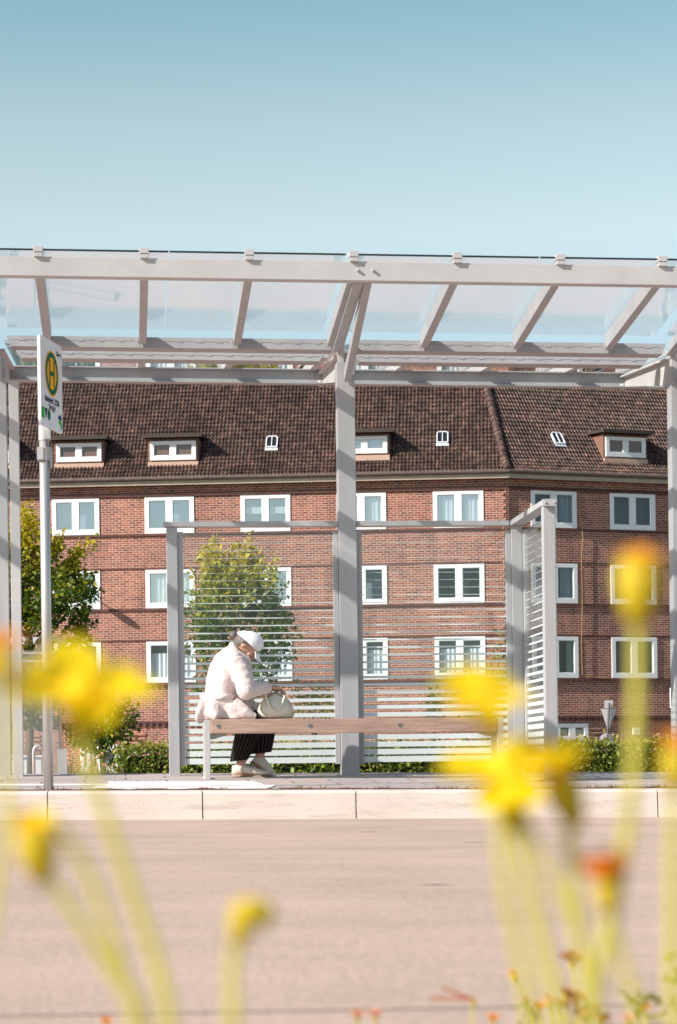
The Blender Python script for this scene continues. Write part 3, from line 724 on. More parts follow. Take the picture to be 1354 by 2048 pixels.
# tiled roofs with a bell-cast foot, built tile by tile
ZR0 = ZE + .20
def roof_prof(t):
    """t along the slope -> (inward, up)"""
    L1 = 1.15
    if t < L1:
        ang = lambda q: rad(33 + 16 * q / L1)
        n = 12; y = z = 0
        for i in range(n):
            a_ = ang(t * (i + .5) / n); y += math.cos(a_) * t / n; z += math.sin(a_) * t / n
        return y, z
    y, z = roof_prof(L1 - 1e-6); return y + math.cos(rad(49)) * (t - L1), z + math.sin(rad(49)) * (t - L1)
TL = 6.3
bis = (nLv + nRv).normalized()
def tiles(side, s0, s1):
    d, n = (dL, nLv) if side == 'L' else (dRv, nRv)
    tw, th = .136, .225
    nc = int((s1 - s0) / tw); nr = int(TL / th)
    prof = [(0, .0), (.14, .024), (.30, .038), (.46, .026), (.66, .002), (.84, -.004)]
    X = []; H = []
    for c in range(nc):
        for px, ph in prof: X.append(s0 + (c + px) * tw); H.append(ph)
    X.append(s0 + nc * tw); H.append(0)
    X = np.array(X); H = np.array(H); V = []; rows = []
    jit = rng.normal(0, .004, (nr, nc + 1)).repeat(6, 1)[:, :len(X)]
    for r in range(nr):
        for (t, lift) in ((r * th, .045), ((r + 1) * th - .002, .008)):
            y, z = roof_prof(t)
            y2, z2 = roof_prof(t + .01); tx, tz = y2 - y, z2 - z; ln = math.hypot(tx, tz); ny, nz = -tz / ln, tx / ln
            hh = H + lift + jit[r]
            rows.append(np.stack([X, -.34 + y + ny * hh, ZR0 + z + nz * hh], 1))
    V = np.concatenate(rows); m = len(X); F = []
    lc = Vector((bis.dot(d), bis.dot(n)))       # hip line in local plan
    for r in range(len(rows) - 1):
        for c in range(m - 1):
            p = V[r * m + c]; cross = lc.x * p[1] - lc.y * p[0]      # >0: left of the hip
            if (side == 'L' and cross < -.02) or (side == 'R' and cross > .02): continue
            F.append((r * m + c, r * m + c + 1, (r + 1) * m + c + 1, (r + 1) * m + c))
    me = bpy.data.meshes.new('roof'); me.from_pydata(V.tolist(), [], F); me.materials.append(MAT['tile'])
    o = bpy.data.objects.new('roof', me); COL.objects.link(o); o.parent = bld; o.rotation_euler = (0, 0, ROT[side])
    return o
roofL = tiles('L', LEFT_END, .6); roofR = tiles('R', -1.2, RIGHT_END)
# hip and ridge tiles
h = MB(); t = 0
kk = (nLv.dot(bis))
while t < TL:
    pts = []
    for q in (t, t + .30):
        y, z = roof_prof(q); pts.append(bis * ((-.34 + y) / kk) + Vector((0, 0, ZR0 + z + .03)))
    h.tube(pts, [.17, .145], 10); t += .28
h.build('hip_tiles', MAT['tile'], bld)
yT, zT = roof_prof(TL)
h = MB(); h.tube([(LEFT_END, -.34 + yT, ZR0 + zT + .03), (-.3, -.34 + yT, ZR0 + zT + .03)], .12, 8); h.build('ridge_tiles', MAT['tile'], bld, rotz=AL)
h = MB(); h.tube([(.6, -.34 + yT, ZR0 + zT + .03), (RIGHT_END, -.34 + yT, ZR0 + zT + .03)], .12, 8); h.build('ridge_tiles', MAT['tile'], bld, rotz=AR)

# windows: frame (part) with panes and what hangs behind them (sub-parts)
def window(side, s0, s1, z0, z1, look, yoff=0.0, open_right=False, name='window', fw=.165, nlight=2):
    f = MB(); d0, d1 = yoff - .035, yoff + .06
    f.box(s0, s1, d0, d1, z0, z0 + fw * 1.15); f.box(s0, s1, d0, d1, z1 - fw * .85, z1)
    f.box(s0, s0 + fw, d0, d1, z0 + fw * 1.15, z1 - fw * .85); f.box(s1 - fw, s1, d0, d1, z0 + fw * 1.15, z1 - fw * .85)
    w = (s1 - s0 - 2 * fw)
    mw = fw * 1.55
    cuts = [s0 + fw + w * (i / nlight) for i in range(nlight + 1)]
    for c in cuts[1:-1]: f.box(c - mw / 2, c + mw / 2, d0 + .005, d1, z0 + fw * 1.15, z1 - fw * .85)
    # thin grey strips round the sashes
    o = f.build(name, MAT['white_pvc'], bld, rotz=ROT[side], bevel=.008)
    ga = .03
    g_ = MB()
    g_.add([(s0 + fw - .01, yoff + .02, z0 + fw), (s1 - fw + .01, yoff + .02, z0 + fw), (s1 - fw + .01, yoff + .02, z1 - fw * .8), (s0 + fw - .01, yoff + .02, z1 - fw * .8)], [(0, 1, 2, 3)])
    g_.build('pane', MAT['window_glass_bright' if look in ('sky', 'sheer', 'blind') else 'window_glass'], o)
    gs = .018
    for i in range(nlight):
        a_, b_ = cuts[i] + (0 if i == 0 else mw / 2), cuts[i + 1] - (0 if i == nlight - 1 else mw / 2)
        zz0, zz1 = z0 + fw * 1.15, z1 - fw * .85
        sh = MB()
        for bx in ((a_, b_, zz0, zz0 + gs), (a_, b_, zz1 - gs, zz1), (a_, a_ + gs, zz0 + gs, zz1 - gs), (b_ - gs, b_, zz0 + gs, zz1 - gs)):
            sh.box(bx[0], bx[1], yoff - .012, yoff + .018, bx[2], bx[3])
        if z1 - z0 > .5: sh.build('sash', MAT['curtain'], o)
    m0 = {'slate': 'room_slate', 'slatecurtain': 'room_slate', 'sky': 'room_sky_tint', 'mid': 'room_mid', 'dark': 'room', 'net': 'room_mid', 'sheer': 'room_sky_tint', 'blind': 'room_mid', 'green': 'room', 'plants': 'room_mid'}[look]
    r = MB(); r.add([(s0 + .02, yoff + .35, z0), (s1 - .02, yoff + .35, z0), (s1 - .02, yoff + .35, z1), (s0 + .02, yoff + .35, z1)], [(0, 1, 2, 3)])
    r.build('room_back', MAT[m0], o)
    def folds(a_, b_, c_, d_, m, nm):
        k = max(6, int((b_ - a_) / .035)); vs = []
        for i in range(k + 1):
            x = a_ + (b_ - a_) * i / k; y = yoff + .13 + .02 * math.sin(i * 1.35 + a_ * 7) + .008 * math.sin(i * .6)
            vs += [(x, y, c_), (x, y, d_)]
        q = MB(); q.add(vs, [(2 * i, 2 * i + 2, 2 * i + 3, 2 * i + 1) for i in range(k)]); q.build(nm, m, o)
    H = z1 - z0; Wd = s1 - s0
    if look == 'net': folds(s0 + .1, s1 - .1, z0 + .05, z1 - .05 - .25 * H, MAT['curtain'], 'curtain')
    if look == 'slatecurtain': folds(s1 - .1 - Wd * .30, s1 - .12, z0 + .05, z1 - .05, MAT['curtain_slate'], 'curtain')
    if look == 'sheer': folds(s0 + .1, s1 - .1, z0 + .05, z1 - .03, MAT['curtain'], 'curtain')
    if look == 'blind':
        q = MB(); q.add([(s0 + .1, yoff + .12, z0 + H * .5), (s1 - .1, yoff + .12, z0 + H * .5), (s1 - .1, yoff + .12, z0 + H * .68), (s0 + .1, yoff + .12, z0 + H * .68)], [(0, 1, 2, 3)]); q.build('blind', MAT['curtain'], o)
    if look == 'green': folds(s1 - .1 - Wd * .18, s1 - .1, z0 + .05, z1 - .05, MAT['curtain_green'], 'curtain')
    if look == 'plants':
        q = MB(); P = []
        for i in range(90):
            c = Vector((random.uniform(s0 + .25, s1 - .15), yoff + .12, z0 + .15 + abs(random.gauss(0, .13)))); a_ = random.uniform(0, 6.28); l_ = .06
            q.add([c, c + Vector((l_ * math.cos(a_ - .5), 0, l_ * math.sin(a_ - .5))), c + Vector((1.8 * l_ * math.cos(a_), -.01, 1.8 * l_ * math.sin(a_))), c + Vector((l_ * math.cos(a_ + .5), 0, l_ * math.sin(a_ + .5)))], [(0, 1, 2, 3)])
        q.build('houseplant', MAT['leaf_sprig'], o)
    return o
looksL = [['mid', 'sky', 'sheer'], ['sky', 'sheer', 'mid'], ['sky', 'sheer', 'net'], ['blind', 'sky', 'net'], ['sheer', 'mid', 'net'], ['sheer', 'dark', 'net']]
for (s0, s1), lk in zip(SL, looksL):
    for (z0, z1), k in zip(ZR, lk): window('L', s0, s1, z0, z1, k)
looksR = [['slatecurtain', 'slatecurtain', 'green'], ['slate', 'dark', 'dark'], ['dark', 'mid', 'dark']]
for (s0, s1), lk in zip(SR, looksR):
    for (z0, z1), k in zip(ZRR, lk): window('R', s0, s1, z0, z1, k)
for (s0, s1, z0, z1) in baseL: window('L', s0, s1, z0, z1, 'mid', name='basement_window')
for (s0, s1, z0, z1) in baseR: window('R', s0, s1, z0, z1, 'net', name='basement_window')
# dormers
def dormer(side, u0, u1, v0, v1, uref_off=.35, look='mid'):
    """u0..u1, v0..v1: window outline in the photo, taken on a plane a little behind the facade"""
    s0, zb = fs(u0, v1, side, uref_off); s1, zt = fs(u1, v0, side, uref_off)
    yf = uref_off
    fr = MB()
    # box: cheeks and front surround
    ex = .08
    fr.poly([(s0 - ex, zb - .20), (s1 + ex, zb - .20), (s1 + ex, zt + .10), (s0 - ex, zt + .10), (s0 - ex, zb - .20)][:4], 1, yf + .02, yf + 2.4)
    o = fr.build('dormer', MAT['dormer_side'], bld, rotz=ROT[side])
    ap = MB(); ap.box(s0 - ex, s1 + ex, yf - .06, yf + .02, zb - .26, zb - .06); ap.build('dormer_apron', MAT['plaster'], o)
    r = MB(); r.poly([(yf - .30, zt + .12), (yf - .30, zt + .22), (yf + 3.0, zt + .36), (yf + 3.0, zt + .24)], 0, s0 - ex - .17, s1 + ex + .17)
    r.box(s0 - ex - .17, s1 + ex + .17, yf - .34, yf - .301, zt + .10, zt + .235)
    r.build('dormer_roof', MAT['darkwood'], o)
    w = window(side, s0, s1, zb, zt, look, yoff=yf - .02, name='dormer_window', fw=.15)
    return o
dormer('L', -74, 18, 889, 929)
dormer('L', 113, 203, 885.5, 925, look='mid'); dormer('L', 300.5, 392, 881, 921.5, look='plants'); dormer('L', 684, 774.5, 871.5, 908.5, look='sky')
dormer('R', 1211, 1290, 876, 913, look='green'); dormer('R', 1395, 1470, 880, 917, look='mid')
def skylight(side, u, v):
    # meet the main roof slope at this pixel
    best = None
    for t in np.linspace(1.2, 5.5, 220):
        y, z = roof_prof(t); s_, z_ = fs(u, v, side, -.34 + y)
        e = abs(z_ - (ZR0 + z))
        if best is None or e < best[0]: best = (e, t, s_)
    _, t, s_ = best; y, z = roof_prof(t)
    a_ = rad(49)
    o3 = Vector((s_, -.34 + y, ZR0 + z)); up_ = Vector((0, math.cos(a_), math.sin(a_))); nn = Vector((0, -math.sin(a_), math.cos(a_)))
    def P(a, b, c): return o3 + Vector((a, 0, 0)) + up_ * b + nn * c
    w, hh = .20, .29
    f = MB()
    def bar(a0, b0, a1, b1, th=.04): f.bar(P(a0, b0, .09), P(a1, b1, .09), th, .09, up=nn)
    bar(-w, -hh, w, -hh, .05); bar(-w, -hh, -w, hh * .75); bar(w, -hh, w, hh * .75); bar(-w, hh * .75, -w * .7, hh); bar(w, hh * .75, w * .7, hh); bar(-w * .7, hh, w * .7, hh)
    bar(0, -hh, 0, hh, .028)
    f.add([P(-w - .04, -hh - .13, .06), P(w + .04, -hh - .13, .06), P(w + .03, -hh, .10), P(-w - .03, -hh, .10)], [(0, 1, 2, 3)])
    o = f.build('skylight', MAT['curtain'], bld, rotz=ROT[side])
    g_ = MB(); g_.add([P(-w, -hh, .10), P(w, -hh, .10), P(w, hh, .10), P(-w, hh, .10)], [(0, 1, 2, 3)]); g_.build('pane', plain('skylight_pane', (.02, .02, .022), .08), o)
skylight('L', 544, 888); skylight('L', 885, 879); skylight('R', 1114, 880)
# cable, meter box
c = MB(); pts = []
for (u, v) in ((1154, 1000), (1160, 1040), (1164, 1075), (1161, 1110), (1163, 1200), (1161, 1290), (1163, 1350), (1190, 1355), (1216, 1357)):
    s_, z_ = fs(u, v, 'R'); pts.append((s_, -.07, z_))
c.tube(pts, .014, 6); c.build('wall_cable', plain('ochre_cable', (.38, .24, .10), .7), bld, rotz=AR)
s_, z_ = fs(1271, 1462, 'R'); c = MB(); c.box(s_ - .14, s_ + .14, -.10, -.012, z_ - .13, z_ + .13); c.box(s_ + .0, s_ + .08, -.104, -.101, z_ - .03, z_ + .05, 1)
c.build('meter_box', [MAT['curtain'], MAT['bolt']], bld, rotz=AR)

# wall sign at the right edge: white and orange box on a bracket
s_, z_ = fs(1339, 1398, 'R'); pw = CP + dRv * s_ - nRv * .45
ws = thing('wall_sign', 'small white and orange sign box on a bracket by the right column', 'sign', (pw.x, pw.y, z_))
b = MB(); b.box(-.22, .40, -.05, .05, -.35, .40); b.build('sign_box', MAT['white_pvc'], ws, rotz=AR, bevel=.01)
b = MB(); b.box(-.02, .36, -.056, -.051, -.20, .26); b.build('orange_panel', MAT['orange_sheet'], ws, rotz=AR)
b = MB(); b.tube([(0, 0, -.35), (0, 0, -.62), (0, .5, -.62)], .02, 8); b.tube([(-.30, 0, -.42), (0, .02, -.52)], .015, 6); b.tube([(-.08, 0, -.45), (-.10, 0, -.95), (-.02, .4, -1.05)], .012, 6)
b.build('bracket', MAT['bolt'], ws, rotz=AR)

# ------------------------------------------------------------------ vegetation
def leaves(pts, size, mb_mat, name, parent=None, base=(0, 0, 0), upbias=.35, jit=.4):
    """one mesh of leaf-shaped faces at the given points"""
    n = len(pts); P = np.asarray(pts)
    d = rng.normal(size=(n, 3)); d[:, 2] += -.25; d /= np.linalg.norm(d, axis=1)[:, None]
    nn = rng.normal(size=(n, 3)); nn[:, 2] += upbias * 2.2; nn[:, 1] -= .25
    s = np.cross(d, nn); s /= np.linalg.norm(s, axis=1)[:, None]
    nn = np.cross(s, d)
    L = size * (1 + jit * rng.normal(size=(n, 1)).clip(-1.5, 1.5)); Wd = L * .32
    v = np.stack([P, P + d * L * .45 + s * Wd + nn * L * .06, P + d * L, P + d * L * .45 - s * Wd + nn * L * .06], 1).reshape(-1, 3) - np.asarray(base)
    me = bpy.data.meshes.new(name); me.vertices.add(4 * n); me.vertices.foreach_set('co', v.ravel())
    me.loops.add(4 * n); me.loops.foreach_set('vertex_index', np.arange(4 * n)); me.polygons.add(n)
    me.polygons.foreach_set('loop_start', np.arange(0, 4 * n, 4)); me.polygons.foreach_set('loop_total', np.full(n, 4))
    me.materials.append(mb_mat); me.update(); me.validate()
    o = bpy.data.objects.new(name, me); COL.objects.link(o)
    if parent: o.parent = parent
    return o
def tree(name, label, base, clumps, nleaf, size, m, group='young street trees'):
    """clumps: (x, y, z, rx, rz, weight) relative to base; limbs run from the trunk to every clump"""
    t = thing(name, label, 'tree', base, 0, group)
    top = max(c[2] for c in clumps)
    tr = MB(); zt = top * .92
    tr.tube([(0, 0, -.3), (.02, .01, zt * .25), (-.02, .02, zt * .5), (.015, 0, zt * .75), (0, 0, zt)], [.075, .062, .05, .032, .012], 9)
    for c in clumps:
        z0 = max(.7, c[2] * .72 - .25)
        mid = Vector((c[0] * .45, c[1] * .45, (z0 + c[2]) / 2 - .05))
        tr.tube([(0, 0, z0), mid, (c[0], c[1], c[2] + c[4] * .4)], [.028, .018, .006], 6)
    tr.build('trunk', MAT['bark'], t, smooth=True)
    P = []; wsum = sum(c[5] for c in clumps)
    for c in clumps:
        k = int(nleaf * c[5] / wsum); nt = max(5, k // 26)
        d = rng.normal(size=(nt, 3)); d /= np.linalg.norm(d, axis=1)[:, None]; r_ = rng.random((nt, 1)) ** .45
        ends = d * r_ * np.array([c[3], c[3], c[4]]) + np.array(c[:3])
        for e in ends:      # a twig with leaves along it
            dirv = (e - np.array([0, 0, c[2] * .8])); dirv /= np.linalg.norm(dirv) + 1e-6; dirv = dirv * .8 + np.array([0, 0, .45]); ln = rng.uniform(.18, .42)
            tt = rng.random((k // nt, 1)); P.append(e + dirv * tt * ln + rng.normal(0, .045, (k // nt, 3)))
    leaves(np.concatenate(P), size, m, 'crown', t)
    return t
# tree seen through the left screen
TY = 46.0
tb = at(470, 1560, TY); PXM = FPX / TY
def cl(u, v, ru, rv, w, dy=0): p = at(u, v, TY); return (p.x - tb.x, dy, p.z, ru / PXM, rv / PXM, w)
tree('hornbeam_tree', 'young tree with yellow tipped crown behind the seated woman', (tb.x, TY, 0),
     [cl(428, 1135, 20, 28, .5), cl(488, 1135, 26, 30, .7), cl(455, 1165, 56, 32, 1.2), cl(425, 1185, 42, 34, 1, .4), cl(515, 1180, 42, 36, 1, -.3), cl(470, 1215, 72, 38, 1.8), cl(430, 1250, 60, 36, 1.3, -.4),
      cl(525, 1240, 58, 34, 1.3, .4), cl(480, 1290, 74, 40, 1.6), cl(545, 1280, 40, 26, .6), cl(410, 1300, 38, 34, .6), cl(500, 1345, 66, 34, 1.0), cl(440, 1370, 50, 34, .7), cl(545, 1330, 34, 26, .45), cl(500, 1410, 50, 30, .5)], 10500, .082, MAT['leaf_tree'])
tb = at(60, 1560, TY)
tree('dark_street_tree', 'dark leafy tree at the left edge behind the stop sign', (tb.x, TY, 0),
     [cl(55, 1075, 24, 40, .7), cl(25, 1110, 44, 46, 1.0), cl(90, 1110, 34, 36, .8), cl(60, 1160, 70, 46, 1.8), cl(135, 1170, 36, 36, .8), cl(150, 1125, 22, 22, .22), cl(20, 1190, 60, 44, 1.2), cl(110, 1215, 62, 40, 1.4, -.4),
      cl(160, 1195, 24, 24, .35), cl(50, 1250, 70, 36, 1.5), cl(155, 1258, 26, 20, .3), cl(-20, 1230, 70, 60, 1.2), cl(-30, 1130, 50, 50, .9), cl(150, 1295, 24, 14, .22), cl(70, 1400, 48, 44, 1.2), cl(70, 1445, 34, 26, .6), cl(-20, 1330, 50, 60, .8), cl(85, 1330, 50, 34, .6)], 15000, .082, MAT['leaf_tree2'])
# low shrub with light foliage
tb = at(205, 1560, TY)
tree('low_shrub', 'low leafy shrub in front of the ribbed brick base', (tb.x, TY, 0),
     [cl(205, 1420, 44, 30, 1.0), cl(190, 1455, 42, 26, 1.0), cl(235, 1440, 30, 24, .8), cl(175, 1400, 30, 26, .5), cl(225, 1475, 40, 20, .9), cl(185, 1490, 40, 22, .9), cl(215, 1510, 44, 22, .9)], 3200, .08, MAT['leaf_tree2'], group=None)
# thin yellowish shrubs seen between the stripes
for (uu, name_, lab, cls) in ((630, 'yellow_shrub', 'thin yellowish shrub behind the screen just left of the middle column', [(610, 1412, 22, 18, .5), (640, 1418, 30, 20, .7), (625, 1450, 40, 24, .8)]),
                              (985, 'yellow_shrub', 'thin yellowish shrub behind the screen at its right corner post', [(1003, 1300, 8, 20, .15), (1000, 1345, 12, 26, .25), (985, 1400, 28, 24, .5), (960, 1430, 40, 24, .8), (1000, 1440, 30, 24, .6)]),
                              (868, 'yellow_shrub', 'small yellowish shrub behind the right screen left of its corner', [(866, 1412, 12, 12, .3), (868, 1440, 18, 18, .5)])):
    tb = at(uu, 1560, TY)
    tree(name_, lab, (tb.x, TY, 0), [cl(*c) for c in cls], int(900 * sum(c[4] for c in cls) / 2), .07, MAT['leaf_sprig'], group='thin shrubs behind the screens')
# hedge
HY = 29.6
hx0, hx1 = at(230, 1500, HY).x, at(1480, 1500, HY).x; HZ = at(677, 1492, HY).z
hd = thing('hedge', 'long clipped green hedge with brownish top behind the shelter', 'hedge', ((hx0 + hx1) / 2, HY + .4, 0)); hb = Vector(hd.location)
core = MB(); core.box(hx0 + .10, hx1, HY + .12, HY + .75, -.1, HZ - .10); core.build('dark_core', MAT['hedge_core'], hd, base=hb)  # near-black box filling the gaps behind the leaves
n = 21000
X = rng.uniform(hx0, hx1, n); lump = np.array([mnoise.noise(Vector((x * 1.7, 0, 0))) for x in X])
front = rng.random(n) < .62
Yv = np.where(front, HY + .02 + np.abs(rng.normal(0, .055, n)) + .05 * lump, rng.uniform(HY, HY + .85, n))
Zv = np.where(front, rng.uniform(.0, HZ, n), HZ - .03 + np.abs(rng.normal(0, .035, n)) + .05 * lump)
spr = rng.random(n) < .035; Zv = np.where(spr & ~front, Zv + rng.uniform(0, .12, n), Zv)
leaves(np.stack([X, Yv, Zv], 1), .052, MAT['leaf_hedge'], 'foliage', hd, base=hb)
# tall grasses and wild flowers left of the hedge
GY = 33.0; b = MB(); gb = at(165, 1560, GY)
for i in range(260):
    x = at(random.uniform(105, 235), 1550, GY).x; y = GY + random.uniform(-.6, .6); hgt = random.uniform(.25, .62); lean = random.gauss(0, .10)
    w_ = .006
    b.add([(x - w_, y, 0), (x + w_, y, 0), (x + lean * .4 + w_, y, hgt * .6), (x + lean, y, hgt), (x + lean * .4 - w_, y, hgt * .6)], [(0, 1, 2, 3, 4)])
    if random.random() < .2: b.ellipsoid((x + lean, y, hgt), (.016, .016, .02), 6, 4, 1)
o = kind(b.build('tall_grass', [MAT['grass'], MAT['petal_pink']]), 'stuff')

# ------------------------------------------------------------------ things in the middle distance
# glass bicycle shelter at the left
GY2 = 30.0
def A2(u, v, Y=GY2): return at(u, v, Y)
gx0, gx1 = A2(-60, 1300).x, A2(128, 1300).x; gz = A2(60, 1273).z
gs_ = thing('glass_bike_shelter', 'low glass walled shelter with grey posts under the left tree', 'shelter', ((gx0 + gx1) / 2, GY2, 0)); gbase = Vector(gs_.location)
b = MB(); b.box(gx0, gx1, GY2, GY2 + 1.6, gz - .012, gz); b.build('roof_pane', MAT['glass'], gs_, base=gbase)
for x in (gx0 + .06, gx1 - .06):
    b = MB(); b.box(x - .018, x + .018, GY2 + .08, GY2 + .12, 0, gz - .02); b.build('post', MAT['bolt'], gs_, base=gbase)
b = MB(); b.box(gx1 - .10, gx1 - .03, GY2 - .02, GY2 + .06, gz - .075, gz - .013); b.build('clamp', MAT['bolt'], gs_, base=gbase)
b = MB(); b.box(gx0, gx1 - .12, GY2 + 1.4, GY2 + 1.41, .2, gz - .10); b.build('glass_wall', make_glass('milky_wall_glass', .12), gs_, base=gbase)
for zz in (gz - .20, gz - .30):
    b = MB(); b.box(gx0, gx1 - .02, GY2 + .06, GY2 + .09, zz - .012, zz + .012); b.build('rail', MAT['steel'], gs_, base=gbase)
b = MB(); b.bar((A2(48, 1310).x, GY2 + .5, gz - .28), (A2(92, 1274).x, GY2 + .5, gz - .02), .05, .05); b.bar((A2(48, 1322).x, GY2 + .5, gz - .36), (A2(108, 1352).x, GY2 + .5, gz - .60), .05, .05); b.build('brace', MAT['bolt'], gs_, base=gbase)
px = A2(124, 1500).x
b = MB(); b.box(px - .06, px + .06, GY2 + .0, GY2 + .05, 0, .62); b.build('base_panel', MAT['steel'], gs_, base=gbase)
# bike hoop
HYY = 28.0; hp = at(77, 1550, HYY); ht = at(77, 1490, HYY).z
b = MB(); r_ = .052; pts = [(-r_, 0, -.1), (-r_, 0, ht - .08)] + [(-r_ * math.cos(a_), .0, ht - .08 + .07 * math.sin(a_)) for a_ in np.linspace(0, math.pi, 9)[1:-1]] + [(r_, .28, ht - .08), (r_, .28, -.1)]
b.tube(pts, .019, 10)
o = b.build('bike_hoop', MAT['alu'], loc=(hp.x, HYY, 0), smooth=True); tag(o, 'galvanised steel bike hoop standing left of the stop sign pole', 'bike stand')
# low white garden wall and gate
wp = at(60, 1520, 60)
o = MB(); o.box(-.7, .28, 0, .2, 0, .72); o.box(-.74, .32, -.04, .24, .721, .78)
o = o.build('garden_wall', MAT['white_pvc'], loc=(wp.x, 60, 0), bevel=.01); tag(o, 'short white garden wall behind the bike hoop', 'wall')
gp = at(200, 1500, 62)
gt = thing('white_gate', 'white painted garden gate beside the left end of the hedge', 'gate', (gp.x, 62, 0))
b = MB(); 
for x in (-.30, .48): b.box(x - .05, x + .05, -.05, .05, 0, .95)
b.build('gate_post', MAT['white_pvc'], gt)
b = MB(); b.box(-.42, .56, -.06, .06, .86, .935); b.build('top_rail', MAT['white_pvc'], gt)
b = MB()
for k in (0, 4): b.box(-.24 + k * .15, -.16 + k * .15, -.02, .02, .12, .835)
b.build('gate_boards', MAT['white_pvc'], gt)
# traffic signs seen from behind
SY = 66.0; sp0 = at(1215, 1560, SY); k = FPX / SY
ts = thing('traffic_sign', 'backs of a triangular and a round traffic sign on one post behind the hedge', 'traffic sign', (sp0.x, SY, 0))
def L_(u, v): p = at(u, v, SY); return p.x - sp0.x, p.z
b = MB(); b.tube([(L_(1218, 1406)[0], .03, L_(1218, 1406)[1]), (L_(1214, 1480)[0], .03, L_(1214, 1480)[1]), (0, .03, -.2)], .032, 10); 
b.build('post', plain('dark_sign_post', (.10, .10, .105), .5, .5), ts, loc=(0, -.09, 0))
tri = [(L_(1202, 1418)), (L_(1233, 1418)), (L_(1216.5, 1463))]
b = MB(); b.poly(tri, 1, .0, .012); b.build('triangle_plate', MAT['signback'], ts, bevel=.004)
q0, q1 = L_(1209, 1401), L_(1226, 1416.5)
b = MB(); b.box(q0[0], q1[0], .0, .012, q1[1], q0[1]); b.build('number_plate', MAT['signback'], ts, bevel=.004)
cx_, cz_ = L_(1213.5, 1481)
b = MB(); b.tube([(cx_, .0, cz_), (cx_, .012, cz_)], .205, 28); b.build('round_plate', MAT['signback'], ts)
# street lamp left of the frame, its head throws the shadow on the facade
sw = at_plane(250, 1238, CP, nLv); lp = sw + to_sun * 9.0
la = thing('street_lamp', 'tall street lamp with flat oval head standing left of the house', 'street lamp', (lp.x, lp.y + 2.4, 0))
b = MB(); b.tube([(0, 0, 0), (0, 0, lp.z - .5), (0, -.35, lp.z + .08), (0, -2.2, lp.z)], [.09, .06, .045, .03], 10); b.build('pole', MAT['alu'], la, smooth=True)
b = MB(); b.ellipsoid((0, -2.4, lp.z), (.20, .34, .09), 16, 8); b.build('lamp_head', MAT['alu'], la, smooth=True)

wd = MB()
for (u_, k_) in ((100, 5), (590, 9), (640, 4), (905, 6), (1190, 8), (1240, 14), (1318, 18), (430, 3), (760, 4)):
    x0_ = at(u_, 1581, YK + .25).x
    for i in range(k_ * 3):
        x = x0_ + random.gauss(0, .05); y = YK + .25 + random.uniform(-.02, .03); h_ = random.uniform(.008, .030); l_ = random.gauss(0, .018); z_ = platz(x, y) + .004
        wd.add([(x - .004, y, z_), (x + .004, y, z_), (x + l_, y + random.gauss(0, .01), z_ + h_)], [(0, 1, 2)])
for i in range(60):
    x = random.uniform(-1.5, 4.6); y = random.uniform(YK + .3, YK + 2.9); a_ = random.uniform(0, 6.28); r_ = random.uniform(.008, .02); z_ = platz(x, y) + .006
    wd.add([(x + r_ * math.cos(a_ + q), y + r_ * .6 * math.sin(a_ + q), z_ + .004 * (q > 3)) for q in (0, 1.3, 3.1, 4.6)], [(0, 1, 2, 3)], 1)
kind(wd.build('kerb_weeds', [MAT['leaf_sprig'], plain('dry_leaf', (.22, .12, .06), .9)]), 'stuff')
# ------------------------------------------------------------------ bus stop sign
SPY = 16.0
sp0 = at(97, 1577, SPY); 
stop = thing('bus_stop_sign', 'white bus stop flag sign with green and yellow H on a round pole', 'sign', (sp0.x, SPY, platz(sp0.x, SPY)))
STB = Vector(stop.location); zt = at(94, 855, SPY).z
ptop = at(94, 800, SPY)
b = MB(); b.tube([(0, 0, -.02), (0, 0, zt - STB.z + .12)], .0325, 20); b.build('pole', MAT['alu'], stop, smooth=True)
zq = at(97, 867, SPY).z - STB.z
b = MB(); b.box(.005, .043, -.045, .045, zq - .04, zq + .04); b.tube([(0, 0, zq - .045), (0, 0, zq + .05)], .037, 16); b.build('upper_clamp', MAT['alu'], stop)
zq2 = at(97, 908, SPY).z - STB.z
b = MB(); b.box(-.046, -.005, -.045, .045, zq2 - .04, zq2 + .04); b.tube([(0, 0, zq2 - .042), (0, 0, zq2 + .042)], .040, 16); b.box(.036, .052, -.01, .03, zq2 - .085, zq2 + .045); b.build('lower_clamp', MAT['steel_light'], stop)
# the plate stands nearly at right angles to the kerb; its face looks left
pA = Vector((.135, .50, 0)); pdir = pA.normalized(); pn = Vector((pdir.y, -pdir.x, 0))    # the printed face looks right, away from the sun
sw_, sh_ = .50, .585
z_c = at(90, 771, SPY).z - STB.z
org = Vector((.046, -.02, z_c))
def SP(a, b, c): return org + pdir * a + Vector((0, 0, b)) + pn * c
def plate(mb, outline, c0, c1, mi=0):
    n = len(outline); vs = [SP(a, b, c0) for a, b in outline] + [SP(a, b, c1) for a, b in outline]
    mb.add(vs, [tuple(range(n)), tuple(range(n, 2 * n))[::-1]] + [(i, (i + 1) % n, n + (i + 1) % n, n + i) for i in range(n)], mi)
def rrect(w, h, r, n=5):
    o = []
    for cx, cy, a0 in ((w - r, h - r, 0), (-w + r, h - r, 90), (-w + r, -h + r, 180), (w - r, -h + r, 270)):
        for i in range(n): a_ = rad(a0 + 90 * i / (n - 1)); o.append((cx + r * math.cos(a_), cy + r * math.sin(a_)))
    return o
b = MB(); plate(b, rrect(sw_ / 2, sh_ / 2, .03), -.006, .006); face = b.build('sign_plate', MAT['signface'], stop)
b = MB(); plate(b, [(-sw_ / 2 - .002, -sh_ / 2 + .03), (-sw_ / 2 - .002, sh_ / 2 - .015), (-sw_ / 2 + .006, sh_ / 2 - .015), (-sw_ / 2 + .006, -sh_ / 2 + .03)], -.009, .010); b.build('plate_rim', MAT['white_pvc'], stop)
